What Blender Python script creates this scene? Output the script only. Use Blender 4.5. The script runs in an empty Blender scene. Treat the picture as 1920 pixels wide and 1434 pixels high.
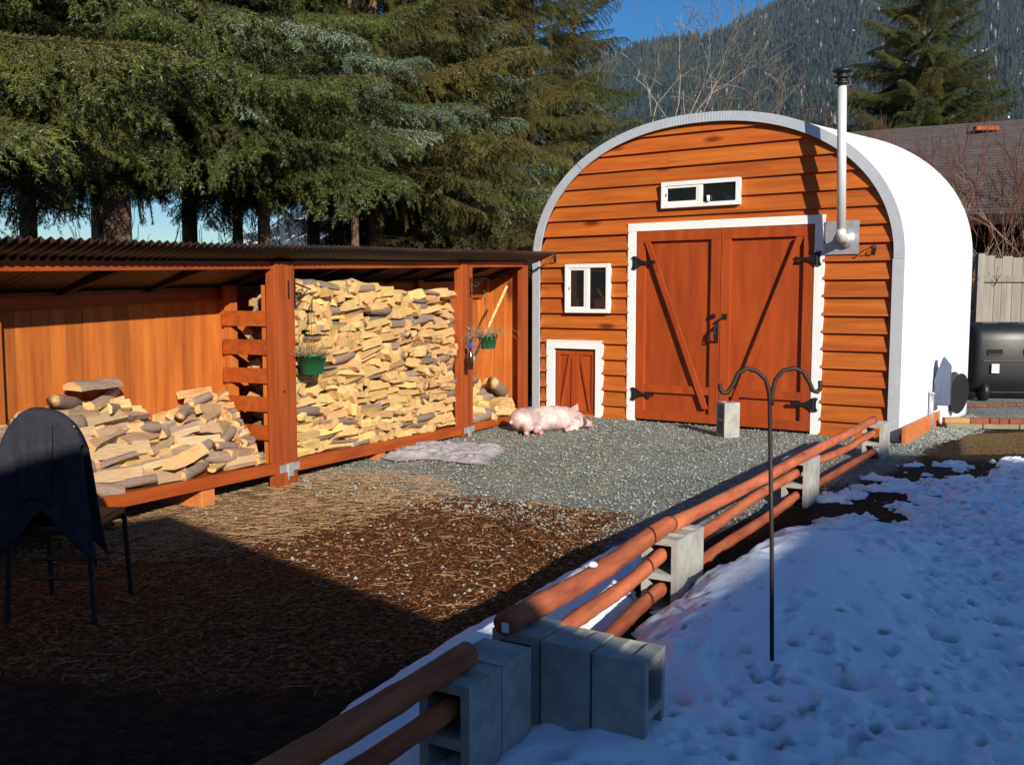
import bpy, bmesh, math, random
import numpy as np
from mathutils import Vector, Matrix, noise as mnoise
random.seed(7); RNG = np.random.default_rng(11)
SC = bpy.context.scene; COL = SC.collection
# ------------------------------------------------------------------ camera
FPX, H, HZ = 1810.0, 1.55, 560.0
PITCH = math.atan((717-HZ)/FPX)
cam = bpy.data.objects.new('camera', bpy.data.cameras.new('camera')); COL.objects.link(cam)
cam.data.lens = FPX/1920*36; cam.data.sensor_width = 36
cam.data.clip_start = .05; cam.data.clip_end = 9000
cam.location = (0, 0, H); cam.rotation_euler = (math.pi/2-PITCH, 0, 0)
SC.camera = cam
# ------------------------------------------------------------------ sky, sun, exposure
SUN_AZ, SUN_EL = math.radians(20), math.radians(21.5)      # azimuth from -Y towards +X
sdir = Vector((math.sin(SUN_AZ)*math.cos(SUN_EL), -math.cos(SUN_AZ)*math.cos(SUN_EL), math.sin(SUN_EL)))
W = bpy.data.worlds.new('World'); SC.world = W; W.use_nodes = True
nt = W.node_tree; bg = nt.nodes['Background']; sk = nt.nodes.new('ShaderNodeTexSky')
sk.sky_type = 'NISHITA'; sk.sun_disc = False; sk.sun_elevation = SUN_EL
sk.sun_rotation = math.pi-SUN_AZ; sk.ozone_density = 3.5; sk.dust_density = .3; sk.air_density = 1.0
hs_ = nt.nodes.new('ShaderNodeHueSaturation'); hs_.inputs['Saturation'].default_value = 1.42; hs_.inputs['Hue'].default_value = .506
nt.links.new(sk.outputs[0], hs_.inputs['Color']); nt.links.new(hs_.outputs[0], bg.inputs[0]); bg.inputs[1].default_value = .068
sl = bpy.data.lights.new('sun', 'SUN'); sl.energy = 5.0; sl.angle = math.radians(.55); sl.color = (1, .93, .80)
so = bpy.data.objects.new('sun', sl); COL.objects.link(so); so.rotation_euler = sdir.to_track_quat('Z', 'Y').to_euler()
so.location = (5, -10, 10)
SC.view_settings.view_transform = 'Standard'; SC.view_settings.look = 'None'
SC.view_settings.exposure = 0.60; SC.view_settings.gamma = 1; SC.view_settings.use_curve_mapping = False
SC.cycles.max_bounces = 5; SC.cycles.diffuse_bounces = 3; SC.cycles.transparent_max_bounces = 8
# ------------------------------------------------------------------ helpers
def ray(px, py):
    x = (px-960)/FPX; y = -(py-717)/FPX
    return Vector((x, math.cos(PITCH)+y*math.sin(PITCH), -math.sin(PITCH)+y*math.cos(PITCH)))
def G(px, py, z=0.0):
    d = ray(px, py); return Vector((0, 0, H))+d*((z-H)/d.z)
def at(px, py, Y):
    d = ray(px, py); return Vector((0, 0, H))+d*(Y/d.y)
def tag(o, label=None, cat=None, group=None, kind=None):
    if label: o['label'] = label
    if cat: o['category'] = cat
    if group: o['group'] = group
    if kind: o['kind'] = kind
    return o
def link(name, me, parent=None, loc=None, rot=None):
    o = bpy.data.objects.new(name, me); COL.objects.link(o)
    if parent: o.parent = parent
    if loc is not None: o.location = loc
    if rot is not None: o.rotation_euler = rot
    return o
def empty(name, loc=(0, 0, 0), rz=0, label=None, cat=None, group=None):
    o = link(name, None, None, loc, (0, 0, rz)); o.empty_display_size = .1
    return tag(o, label, cat, group)
def copy_tree(o, parent=None):
    c = o.copy(); COL.objects.link(c)
    if parent: c.parent = parent
    for ch in o.children: copy_tree(ch, c)
    return c
class MB:
    def __init__(s): s.v = []; s.f = []; s.m = []
    def add(s, vs, fs, m=0):
        n = len(s.v); s.v += [tuple(v) for v in vs]; s.f += [tuple(i+n for i in f) for f in fs]
        s.m += ([m]*len(fs) if isinstance(m, int) else list(m)); return s
    def box(s, a, b, m=0, T=None):
        x0, y0, z0 = a; x1, y1, z1 = b
        vs = [(x, y, z) for x in (x0, x1) for y in (y0, y1) for z in (z0, z1)]
        if T: vs = [T @ Vector(v) for v in vs]
        return s.add(vs, [(0, 1, 3, 2), (4, 6, 7, 5), (0, 4, 5, 1), (2, 3, 7, 6), (0, 2, 6, 4), (1, 5, 7, 3)], m)
    def prism(s, poly, y0, y1, m=0, T=None):     # polygon in x,z extruded along y
        n = len(poly); vs = [(x, y0, z) for x, z in poly]+[(x, y1, z) for x, z in poly]
        if T: vs = [T @ Vector(v) for v in vs]
        return s.add(vs, [tuple(range(n)), tuple(range(2*n-1, n-1, -1))]+[(i, i+n, (i+1) % n+n, (i+1) % n) for i in range(n)], m)
    def tube(s, pts, r, n=8, m=0, cap=True):
        pts = [Vector(p) for p in pts]; k = len(pts); rs = r if hasattr(r, '__len__') else [r]*k
        base = len(s.v); up = None
        for i, p in enumerate(pts):
            d = (pts[min(i+1, k-1)]-pts[max(i-1, 0)])
            if d.length < 1e-9: d = Vector((0, 0, 1))
            d.normalize()
            if up is None:
                up = d.orthogonal().normalized()
            else:
                up = up-d*up.dot(d)
                up = up.normalized() if up.length > 1e-6 else d.orthogonal().normalized()
            b = d.cross(up)
            for j in range(n):
                a = 2*math.pi*j/n; s.v.append(tuple(p+(up*math.cos(a)+b*math.sin(a))*rs[i]))
        for i in range(k-1):
            for j in range(n):
                s.f.append((base+i*n+j, base+i*n+(j+1) % n, base+(i+1)*n+(j+1) % n, base+(i+1)*n+j)); s.m.append(m)
        if cap:
            s.f.append(tuple(base+j for j in range(n-1, -1, -1))); s.m.append(m)
            s.f.append(tuple(base+(k-1)*n+j for j in range(n))); s.m.append(m)
        return s
    def lathe(s, prof, c=(0, 0, 0), n=24, m=0):      # prof = (r, z) list
        b = len(s.v)
        for r, z in prof:
            for j in range(n):
                a = 2*math.pi*j/n; s.v.append((c[0]+r*math.cos(a), c[1]+r*math.sin(a), c[2]+z))
        for i in range(len(prof)-1):
            for j in range(n):
                s.f.append((b+i*n+j, b+i*n+(j+1) % n, b+(i+1)*n+(j+1) % n, b+(i+1)*n+j)); s.m.append(m)
        return s
    def mesh(s, name, mats, smooth=False, bevel=0):
        me = bpy.data.meshes.new(name); me.from_pydata(s.v, [], s.f)
        mats = mats if isinstance(mats, (list, tuple)) else [mats]
        for mt in mats: me.materials.append(mt)
        if len(mats) > 1: me.polygons.foreach_set('material_index', s.m)
        if smooth: me.polygons.foreach_set('use_smooth', [True]*len(me.polygons))
        me.update(); return me
    def obj(s, name, mats, parent=None, smooth=False, loc=None, rot=None, bevel=0):
        o = link(name, s.mesh(name, mats, smooth), parent, loc, rot)
        if bevel:
            b = o.modifiers.new('bevel', 'BEVEL'); b.width = bevel; b.segments = 2; b.limit_method = 'ANGLE'
        return o
def npmesh(name, V, F, mats, mi=None, smooth=False):
    """V (n,3), F (m,3|4) arrays"""
    me = bpy.data.meshes.new(name); k = F.shape[1]
    me.vertices.add(len(V)); me.vertices.foreach_set('co', np.asarray(V, np.float32).ravel())
    me.loops.add(F.size); me.loops.foreach_set('vertex_index', F.astype(np.int32).ravel())
    me.polygons.add(len(F)); me.polygons.foreach_set('loop_start', np.arange(0, F.size, k, dtype=np.int32))
    me.update(calc_edges=True)
    for m in (mats if isinstance(mats, (list, tuple)) else [mats]): me.materials.append(m)
    if mi is not None: me.polygons.foreach_set('material_index', np.asarray(mi, np.int32))
    if smooth: me.polygons.foreach_set('use_smooth', np.ones(len(F), bool))
    me.validate(); return me
_lat = RNG.random((256, 256))
def vnoise(x, y, s=1.0, o=0.0):
    x = np.asarray(x)*s+o*17.3+100; y = np.asarray(y)*s+o*7.7+100
    xi = np.floor(x).astype(int); yi = np.floor(y).astype(int); fx = x-xi; fy = y-yi
    fx = fx*fx*(3-2*fx); fy = fy*fy*(3-2*fy)
    g = lambda a, b: _lat[a % 256, b % 256]
    return (g(xi, yi)*(1-fx)+g(xi+1, yi)*fx)*(1-fy)+(g(xi, yi+1)*(1-fx)+g(xi+1, yi+1)*fx)*fy
def fbm(x, y, s=1.0, o=0.0, n=4):
    t = 0; a = .5
    for i in range(n): t = t+a*vnoise(x, y, s*2**i, o+i*3.1); a *= .5
    return t/(1-.5**n)
def sdist(px, py, poly):
    """signed distance to polygon (positive inside)"""
    d = np.full(px.shape, 1e9); ins = np.zeros(px.shape, bool); n = len(poly)
    for i in range(n):
        ax, ay = poly[i]; bx, by = poly[(i+1) % n]
        ex, ey = bx-ax, by-ay; wx, wy = px-ax, py-ay
        t = np.clip((wx*ex+wy*ey)/(ex*ex+ey*ey+1e-12), 0, 1)
        d = np.minimum(d, np.hypot(wx-t*ex, wy-t*ey))
        c = ((ay > py) != (by > py)) & (px < (bx-ax)*(py-ay)/(by-ay+1e-12)+ax); ins ^= c
    return np.where(ins, d, -d)
# ------------------------------------------------------------------ materials
def mat(name, col, rough=.7, metal=0, spec=.3, var=.0, nscale=(6, 6, 6), ndetail=5, bump=0, bscale=None, col2=None, col3=None,
        rand=0.0, coord='Object', trans=0, ramp=(.3, .7), knots=0, huer=0, coat=0, bdist=.01):
    m = bpy.data.materials.new(name); m.use_nodes = True; n = m.node_tree.nodes; l = m.node_tree.links
    b = n['Principled BSDF']; b.inputs['Roughness'].default_value = rough; b.inputs['Metallic'].default_value = metal
    b.inputs['Specular IOR Level'].default_value = spec
    if coat: b.inputs['Coat Weight'].default_value = coat; b.inputs['Coat Roughness'].default_value = .25
    if trans: b.inputs['Transmission Weight'].default_value = trans
    c2 = col2 or tuple(c*(1-var) for c in col)
    tc = n.new('ShaderNodeTexCoord'); mp = n.new('ShaderNodeMapping'); mp.inputs['Scale'].default_value = nscale
    oi = n.new('ShaderNodeObjectInfo'); vm = n.new('ShaderNodeVectorMath'); vm.operation = 'MULTIPLY_ADD'
    vm.inputs[1].default_value = (1, 1, 1)
    cm = n.new('ShaderNodeCombineXYZ'); mu = n.new('ShaderNodeMath'); mu.operation = 'MULTIPLY'; mu.inputs[1].default_value = 37
    l.new(oi.outputs['Random'], mu.inputs[0])
    for i in range(3): l.new(mu.outputs[0], cm.inputs[i])
    l.new(tc.outputs[coord], vm.inputs[0]); l.new(cm.outputs[0], vm.inputs[2]); l.new(vm.outputs[0], mp.inputs['Vector'])
    nz = n.new('ShaderNodeTexNoise'); nz.inputs['Scale'].default_value = 1; nz.inputs['Detail'].default_value = ndetail
    nz.inputs['Roughness'].default_value = .62
    l.new(mp.outputs[0], nz.inputs['Vector'])
    cr = n.new('ShaderNodeValToRGB'); e = cr.color_ramp.elements
    e[0].position = ramp[0]; e[0].color = (*c2, 1); e[1].position = ramp[1]; e[1].color = (*col, 1)
    if col3: x = e.new((ramp[0]+ramp[1])/2); x.color = (*col3, 1)
    l.new(nz.outputs['Fac'], cr.inputs[0]); out = cr.outputs[0]
    if knots:
        vo = n.new('ShaderNodeTexVoronoi'); vo.inputs['Scale'].default_value = knots
        mp2 = n.new('ShaderNodeMapping'); mp2.inputs['Scale'].default_value = tuple(min(1, .25+.75*s/max(nscale)) for s in nscale)
        l.new(vm.outputs[0], mp2.inputs['Vector']); l.new(mp2.outputs[0], vo.inputs['Vector'])
        r2 = n.new('ShaderNodeValToRGB'); r2.color_ramp.elements[0].position = .05; r2.color_ramp.elements[0].color = (.32, .25, .22, 1)
        r2.color_ramp.elements[1].position = .13; r2.color_ramp.elements[1].color = (1, 1, 1, 1)
        l.new(vo.outputs['Distance'], r2.inputs[0])
        mx = n.new('ShaderNodeMix'); mx.data_type = 'RGBA'; mx.blend_type = 'MULTIPLY'; mx.inputs[0].default_value = 1
        l.new(out, mx.inputs[6]); l.new(r2.outputs[0], mx.inputs[7]); out = mx.outputs[2]
    if rand or huer:
        hs = n.new('ShaderNodeHueSaturation'); mr = n.new('ShaderNodeMapRange')
        mr.inputs['To Min'].default_value = 1-rand; mr.inputs['To Max'].default_value = 1+rand*.6
        l.new(oi.outputs['Random'], mr.inputs[0]); l.new(mr.outputs[0], hs.inputs['Value'])
        if huer:
            f = n.new('ShaderNodeMath'); f.operation = 'MULTIPLY'; f.inputs[1].default_value = 7.31; l.new(oi.outputs['Random'], f.inputs[0])
            g = n.new('ShaderNodeMath'); g.operation = 'FRACT'; l.new(f.outputs[0], g.inputs[0])
            mh = n.new('ShaderNodeMapRange'); mh.inputs['To Min'].default_value = .5-huer; mh.inputs['To Max'].default_value = .5+huer
            l.new(g.outputs[0], mh.inputs[0]); l.new(mh.outputs[0], hs.inputs['Hue'])
        l.new(out, hs.inputs['Color']); out = hs.outputs[0]
    l.new(out, b.inputs['Base Color'])
    if bump:
        bp = n.new('ShaderNodeBump'); bp.inputs['Strength'].default_value = bump; bp.inputs['Distance'].default_value = bdist
        if bscale:
            n2 = n.new('ShaderNodeTexNoise'); n2.inputs['Scale'].default_value = bscale; n2.inputs['Detail'].default_value = 5
            l.new(vm.outputs[0], n2.inputs['Vector']); l.new(n2.outputs['Fac'], bp.inputs['Height'])
        else: l.new(nz.outputs['Fac'], bp.inputs['Height'])
        l.new(bp.outputs[0], b.inputs['Normal'])
    m['nodes_out'] = ''
    return m
M = {}
M['siding'] = mat('siding', (.55, .145, .020), .6, col2=(.30, .062, .010), nscale=(1.0, 11, 14), ndetail=8, rand=.14, knots=2.6, bump=.15, huer=.003, spec=.25)
M['door'] = mat('door_wood', (.42, .072, .012), .5, col2=(.27, .042, .008), nscale=(10, 10, 1.2), rand=.12, bump=.1, spec=.3)
M['shedwood'] = mat('woodshed_wood', (.54, .165, .030), .6, col2=(.33, .078, .015), nscale=(12, 12, 1.2), rand=.25, knots=1.8, bump=.15, spec=.25)
M['post'] = mat('post_wood', (.40, .085, .018), .6, col2=(.22, .042, .010), nscale=(14, 14, 1.2), rand=.12, knots=2, bump=.15, spec=.2)
M['rafter'] = mat('dark_rafter', (.055, .03, .018), .8, var=.3)
M['beam'] = mat('beam_wood', (.42, .085, .014), .55, col2=(.22, .04, .008), nscale=(1.2, 12, 12), rand=.15, bump=.15, spec=.25)
M['rail'] = mat('rail_wood', (.56, .165, .075), .75, col2=(.25, .065, .032), nscale=(3, 16, 16), ndetail=8, rand=.14, knots=5, bump=.5, spec=.12)
M['white'] = mat('white_paint', (.82, .82, .80), .45, var=.06, nscale=(5, 5, 5), spec=.4)
M['galv'] = mat('galvanised_metal', (.60, .61, .64), .38, metal=.55, var=.3, nscale=(14, 14, 14), spec=.5)
M['roofmetal'] = mat('bright_roof_metal', (.88, .89, .90), .5, metal=.05, var=.05, nscale=(3, 3, 3), spec=.5)
M['trimmetal'] = mat('trim_metal', (.62, .65, .70), .45, metal=.35, var=.12, nscale=(9, 9, 9), spec=.5)
M['steel'] = mat('stainless_pipe', (.84, .84, .84), .5, metal=.45, var=.08, nscale=(20, 20, 3))
M['iron'] = mat('black_iron', (.012, .012, .013), .45, var=.4, spec=.5)
M['rust'] = mat('dark_steel_rod', (.045, .032, .028), .55, var=.4, nscale=(30, 30, 30), metal=.3)
M['block'] = mat('concrete_block', (.46, .445, .41), .95, col2=(.27, .262, .245), nscale=(9, 9, 9), ndetail=8, bump=.6, bscale=90, bdist=.004, rand=.1, spec=.1)
M['split'] = mat('split_wood', (.82, .58, .26), .75, col2=(.50, .27, .09), nscale=(2, 26, 26), ndetail=8, rand=.30, bump=.5, bdist=.006, huer=.018, spec=.15)
M['bark'] = mat('bark', (.38, .28, .22), .95, col2=(.16, .105, .08), nscale=(9, 22, 22), ndetail=7, rand=.25, bump=.5, bdist=.006, spec=.05)
M['endgrain'] = mat('end_grain', (.74, .48, .21), .8, col2=(.50, .28, .11), nscale=(30, 30, 30), rand=.2, bump=.3, spec=.1)
M['greywood'] = mat('weathered_wood', (.30, .27, .24), .85, col2=(.20, .175, .155), nscale=(14, 14, 1.2), rand=.18, knots=2, bump=.2, spec=.1)
M['brownroof'] = mat('brown_corrugated', (.060, .034, .023), .40, col2=(.020, .012, .009), nscale=(3, 12, 3), spec=.5)
M['dark'] = mat('dark_interior', (.02, .014, .01), .9, var=.3)
M['green'] = mat('green_plastic', (.008, .10, .04), .4, var=.25, nscale=(12, 12, 12), spec=.5)
M['straw'] = mat('dry_stems', (.42, .28, .14), .8, col2=(.22, .12, .06), nscale=(30, 30, 30))
M['plastic'] = mat('black_plastic', (.018, .018, .022), .42, var=.3, nscale=(6, 6, 6), bump=.15, bscale=180, bdist=.003, spec=.5)
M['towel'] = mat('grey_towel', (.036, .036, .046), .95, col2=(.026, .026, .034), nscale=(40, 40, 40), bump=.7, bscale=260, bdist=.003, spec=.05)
M['cloth'] = mat('mauve_cloth', (.38, .345, .36), .92, col2=(.27, .245, .26), nscale=(5, 5, 5), bump=.3, bscale=200, bdist=.002, spec=.05)
M['brickred'] = mat('red_brick', (.30, .075, .05), .9, col2=(.19, .045, .032), nscale=(14, 14, 14), bump=.4, bscale=70, rand=.15)
M['bricktan'] = mat('tan_brick', (.48, .27, .11), .9, col2=(.34, .18, .07), nscale=(14, 14, 14), bump=.4, bscale=70)
M['paver'] = mat('paver', (.27, .23, .16), .95, col2=(.18, .155, .11), nscale=(10, 10, 10), bump=.4, bscale=70)
M['orangewood'] = mat('orange_board', (.60, .20, .055), .6, col2=(.42, .11, .03), nscale=(2, 10, 10), bump=.1)
M['shingle'] = mat('shingle_roof', (.125, .102, .102), .95, col2=(.07, .058, .058), nscale=(4, 4, 4), ndetail=9, rand=.14, bump=.4)
M['bluebox'] = mat('blue_grey_metal', (.13, .16, .24), .5, var=.2, metal=.2)
M['needle'] = mat('needles', (.125, .145, .032), .7, col2=(.038, .050, .014), nscale=(2.2, 2.2, 2.2), rand=.28, huer=.022, spec=.2)
M['needle2'] = mat('olive_needles', (.165, .140, .034), .75, col2=(.065, .060, .018), nscale=(2, 2, 2), rand=.3, huer=.02, spec=.15)
M['frost'] = mat('blue_green_needles', (.28, .37, .34), .7, col2=(.11, .16, .115), nscale=(3, 3, 3), rand=.2, spec=.2)
M['twig'] = mat('twig', (.065, .045, .028), .9, col2=(.035, .024, .016), nscale=(20, 20, 20), rand=.2)
M['trunk'] = mat('spruce_bark', (.27, .17, .125), .95, col2=(.09, .055, .042), nscale=(16, 16, 5), bump=1, bdist=.03, rand=.15)
M['birch'] = mat('pale_bark', (.42, .37, .31), .85, col2=(.20, .165, .13), nscale=(8, 8, 3), rand=.1, bump=.3)
M['redtwig'] = mat('red_brown_twig', (.23, .085, .050), .85, col2=(.12, .05, .032), nscale=(6, 6, 6), rand=.15)
M['tantwig'] = mat('tan_branch', (.33, .25, .17), .85, col2=(.16, .11, .075), nscale=(6, 6, 6), rand=.15)
M['stone'] = mat('gravel_stone', (.36, .38, .345), .9, col2=(.17, .19, .17), nscale=(9, 9, 9), ndetail=1, coord='Object', ramp=(.35, .65))
M['chip'] = mat('wood_chip', (.26, .13, .055), .85, col2=(.07, .03, .014), nscale=(9, 9, 9), ndetail=1, ramp=(.35, .65))
M['bluegl'] = mat('blue_glass', (.02, .06, .5), .05, spec=.8)
M['amber'] = mat('dark_bottle', (.03, .012, .008), .12, spec=.7)
def glass():
    m = mat('window_glass', (.012, .014, .015), .04, spec=.9); return m
M['glass'] = glass()
# pig skin, snow, ground built separately
def pigskin():
    m = mat('pig_skin', (.78, .57, .52), .8, col2=(.36, .27, .27), col3=(.66, .43, .40), nscale=(4.2, 3.5, 5), ndetail=7, ramp=(.42, .64), bump=.25, bscale=60, bdist=.004, spec=.25)
    return m
M['pig'] = pigskin()
M['pigpink'] = mat('pig_pink_skin', (.70, .34, .30), .7, var=.2, spec=.3)
M['pigdark'] = mat('pig_dark_patch', (.10, .07, .075), .8, var=.2)
def snowmat():
    m = bpy.data.materials.new('snow'); m.use_nodes = True; n = m.node_tree.nodes; l = m.node_tree.links; b = n['Principled BSDF']
    b.inputs['Roughness'].default_value = .75; b.inputs['Specular IOR Level'].default_value = .25
    tc = n.new('ShaderNodeTexCoord'); a = n.new('ShaderNodeAttribute'); a.attribute_name = 'dirt'  # per-vertex darkening: snow dirt together with painted dimple shade
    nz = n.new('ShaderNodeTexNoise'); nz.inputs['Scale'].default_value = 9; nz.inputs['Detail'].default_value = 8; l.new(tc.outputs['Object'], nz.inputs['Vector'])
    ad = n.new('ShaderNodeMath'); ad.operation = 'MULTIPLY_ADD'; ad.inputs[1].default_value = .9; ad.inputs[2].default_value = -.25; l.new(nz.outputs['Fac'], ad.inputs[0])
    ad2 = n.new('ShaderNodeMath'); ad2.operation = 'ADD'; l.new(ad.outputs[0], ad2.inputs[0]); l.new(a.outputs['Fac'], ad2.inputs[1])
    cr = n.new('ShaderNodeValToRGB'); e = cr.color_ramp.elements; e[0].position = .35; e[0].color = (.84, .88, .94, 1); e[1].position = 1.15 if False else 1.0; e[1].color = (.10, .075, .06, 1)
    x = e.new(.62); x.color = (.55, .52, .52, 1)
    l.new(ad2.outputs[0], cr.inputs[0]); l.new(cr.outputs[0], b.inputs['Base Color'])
    bp = n.new('ShaderNodeBump'); bp.inputs['Strength'].default_value = .35; bp.inputs['Distance'].default_value = .02
    n2 = n.new('ShaderNodeTexNoise'); n2.inputs['Scale'].default_value = 45; n2.inputs['Detail'].default_value = 6; l.new(tc.outputs['Object'], n2.inputs['Vector'])
    l.new(n2.outputs['Fac'], bp.inputs['Height']); l.new(bp.outputs[0], b.inputs['Normal'])
    return m
M['snow'] = snowmat()
def groundmat():
    m = bpy.data.materials.new('ground'); m.use_nodes = True; n = m.node_tree.nodes; l = m.node_tree.links; b = n['Principled BSDF']
    b.inputs['Roughness'].default_value = .95; b.inputs['Specular IOR Level'].default_value = .1
    tc = n.new('ShaderNodeTexCoord')
    def noi(s, d=6, vec=None):
        z = n.new('ShaderNodeTexNoise'); z.inputs['Scale'].default_value = s; z.inputs['Detail'].default_value = d; z.inputs['Roughness'].default_value = .65
        l.new(vec or tc.outputs['Object'], z.inputs['Vector']); return z.outputs['Fac']
    def ramp(f, a, b_, p=(.35, .65), mid=None):
        c = n.new('ShaderNodeValToRGB'); c.color_ramp.elements[0].color = (*a, 1); c.color_ramp.elements[1].color = (*b_, 1)
        c.color_ramp.elements[0].position = p[0]; c.color_ramp.elements[1].position = p[1]
        if mid: x = c.color_ramp.elements.new((p[0]+p[1])/2); x.color = (*mid, 1)
        l.new(f, c.inputs[0]); return c.outputs[0]
    def mix(f, a, b_):
        x = n.new('ShaderNodeMix'); x.data_type = 'RGBA'; l.new(f, x.inputs[0]); l.new(a, x.inputs[6]); l.new(b_, x.inputs[7]); return x.outputs[2]
    def attr(nm):
        a = n.new('ShaderNodeAttribute'); a.attribute_name = nm; return a.outputs['Fac']
    def sharp(f, noise, lo=.4, hi=.6, amt=.55):
        k = n.new('ShaderNodeMath'); k.operation = 'MULTIPLY_ADD'; k.inputs[1].default_value = amt; k.inputs[2].default_value = -amt/2; l.new(noise, k.inputs[0])
        s = n.new('ShaderNodeMath'); s.operation = 'ADD'; l.new(f, s.inputs[0]); l.new(k.outputs[0], s.inputs[1])
        r = n.new('ShaderNodeMapRange'); r.inputs['From Min'].default_value = lo; r.inputs['From Max'].default_value = hi; l.new(s.outputs[0], r.inputs[0]); return r.outputs[0]
    vo = n.new('ShaderNodeTexVoronoi'); vo.inputs['Scale'].default_value = 42; l.new(tc.outputs['Object'], vo.inputs['Vector'])
    sp = n.new('ShaderNodeSeparateColor'); l.new(vo.outputs['Color'], sp.inputs[0])
    grav = ramp(sp.outputs[0], (.12, .135, .12), (.38, .40, .36), (.10, .95), (.24, .26, .235))
    g2 = ramp(noi(1.3), (.15, .145, .11), (.28, .30, .275), (.38, .6))
    mm = n.new('ShaderNodeMix'); mm.data_type = 'RGBA'; mm.inputs[0].default_value = .45; l.new(grav, mm.inputs[6]); l.new(g2, mm.inputs[7]); grav = mm.outputs[2]
    mulch = ramp(noi(30, 8), (.018, .009, .005), (.42, .165, .050), (.36, .70), (.13, .046, .016))
    mp = n.new('ShaderNodeMapping'); mp.inputs['Scale'].default_value = (7, 60, 7); mp.inputs['Rotation'].default_value = (0, 0, .35); l.new(tc.outputs['Object'], mp.inputs['Vector'])
    straw = ramp(noi(1, 6, mp.outputs[0]), (.07, .035, .015), (.46, .34, .18), (.36, .66), (.20, .12, .055))
    dirt_shade = ramp(noi(14, 8), (.010, .007, .005), (.045, .030, .020), (.35, .68))
    grass = ramp(noi(22, 8), (.05, .032, .014), (.24, .155, .06), (.35, .65))
    c = mix(sharp(attr('gravel'), noi(6)), dirt_shade, grav)
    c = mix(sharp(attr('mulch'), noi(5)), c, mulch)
    c = mix(sharp(attr('straw'), noi(8)), c, straw)
    c = mix(sharp(attr('grass'), noi(8)), c, grass)
    l.new(c, b.inputs['Base Color'])
    bp = n.new('ShaderNodeBump'); bp.inputs['Strength'].default_value = .9; bp.inputs['Distance'].default_value = .02
    s1 = n.new('ShaderNodeMath'); s1.operation = 'ADD'; l.new(noi(35, 6), s1.inputs[0]); l.new(vo.outputs['Distance'], s1.inputs[1])
    l.new(s1.outputs[0], bp.inputs['Height']); l.new(bp.outputs[0], b.inputs['Normal'])
    return m
M['ground'] = groundmat()
# ------------------------------------------------------------------ ground sheet
poly = lambda pts: [tuple(G(*p)[:2]) for p in pts]
def axis(a, b, st, far):
    x = list(np.arange(a, b, st)); s = st
    while x[-1] < far: s *= 1.35; x.append(x[-1]+s)
    s = st
    while x[0] > -far: s *= 1.35; x.insert(0, x[0]-s)
    return np.array(x)
gx = axis(-5, 9, .07, 1500); gy = axis(.5, 16, .07, 1500)
X, Y = np.meshgrid(gx, gy, indexing='ij')
wedge = np.clip(1-np.hypot(X, Y-6)/40, 0, 1)
Z = (fbm(X, Y, 1.6)-.5)*.02*np.clip(wedge*3, 0, 1)-.006
F = []
ni, nj = X.shape; I = np.arange(ni*nj).reshape(ni, nj)
Fg = np.stack([I[:-1, :-1], I[1:, :-1], I[1:, 1:], I[:-1, 1:]], -1).reshape(-1, 4)
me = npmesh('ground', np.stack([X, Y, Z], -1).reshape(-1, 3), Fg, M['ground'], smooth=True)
def setattr_(me, nm, arr):
    a = me.attributes.new(nm, 'FLOAT', 'POINT'); a.data.foreach_set('value', np.asarray(arr, np.float32).ravel())
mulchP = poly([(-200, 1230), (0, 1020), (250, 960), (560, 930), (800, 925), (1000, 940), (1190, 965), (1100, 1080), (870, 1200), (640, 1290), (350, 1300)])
strawP = poly([(120, 985), (330, 900), (520, 872), (640, 880), (800, 890), (860, 925), (640, 985), (400, 1040), (200, 1060)])
gravP = poly([(520, 880), (560, 868), (900, 770), (1000, 745), (1700, 745), (1860, 790), (1830, 812), (1760, 822), (1670, 880), (1190, 1035), (900, 960), (600, 930)])
grav2 = poly([(1700, 700), (2100, 690), (2300, 760), (2100, 790), (1790, 782)])
grassP = poly([(1790, 812), (2200, 800), (2300, 850), (1800, 852)])
sm = lambda d, w: np.clip(.5+d/(2*w), 0, 1)
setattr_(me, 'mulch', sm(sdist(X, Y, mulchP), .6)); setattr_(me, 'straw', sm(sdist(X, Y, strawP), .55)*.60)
setattr_(me, 'gravel', np.maximum(sm(sdist(X, Y, gravP), .5), sm(sdist(X, Y, grav2), .2))); setattr_(me, 'grass', sm(sdist(X, Y, grassP), .15)*.8)
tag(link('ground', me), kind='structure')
# ------------------------------------------------------------------ snow
FD = Vector((.51, .86, 0)).normalized(); FR = Vector((FD.y, -FD.x, 0))
PF = Vector((.83, 4.78, 0))          # fence corner reference
GS = .016
sx = np.arange(-1.9, 7.3, GS); sy = np.arange(1.5, 10.4, GS)
PIT_SHADE = None
X, Y = np.meshgrid(sx, sy, indexing='ij')
strip = poly([(480, 1500), (640, 1335), (740, 1272), (880, 1182), (960, 1140), (1050, 1088), (1110, 1052), (1150, 1030), (1215, 1050), (1180, 1130), (1110, 1190), (1080, 1300), (900, 1500)])
main = poly([(820, 1560), (930, 1400), (985, 1355), (1100, 1360), (1200, 1330), (1180, 1230), (1250, 1165), (1330, 1108), (1420, 1048), (1520, 1000), (1590, 985), (1680, 1005), (1720, 975), (1760, 930), (1820, 905), (1900, 885), (2200, 875), (2600, 1500), (1500, 2200)])
patch = poly([(1590, 925), (1700, 885), (1900, 865), (2100, 870), (1900, 990), (1680, 1010), (1600, 985)])
d1 = sdist(X, Y, strip); d2 = sdist(X, Y, main); d3 = sdist(X, Y, patch)
nn = fbm(X, Y, 3.0, 1, 5)-.5
far_ = (np.maximum(np.maximum(d1, d2), d3) < -.30)
e1 = np.clip(d1/.10+nn*1.2, -1, 1.0); e2 = np.clip(d2/.22+nn*1.5, -1, 1)
e3 = np.clip((fbm(X, Y, 4.2, 9, 4)-.53)*9+np.clip(d3, -.5, 0)*6, -1, .45)
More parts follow.
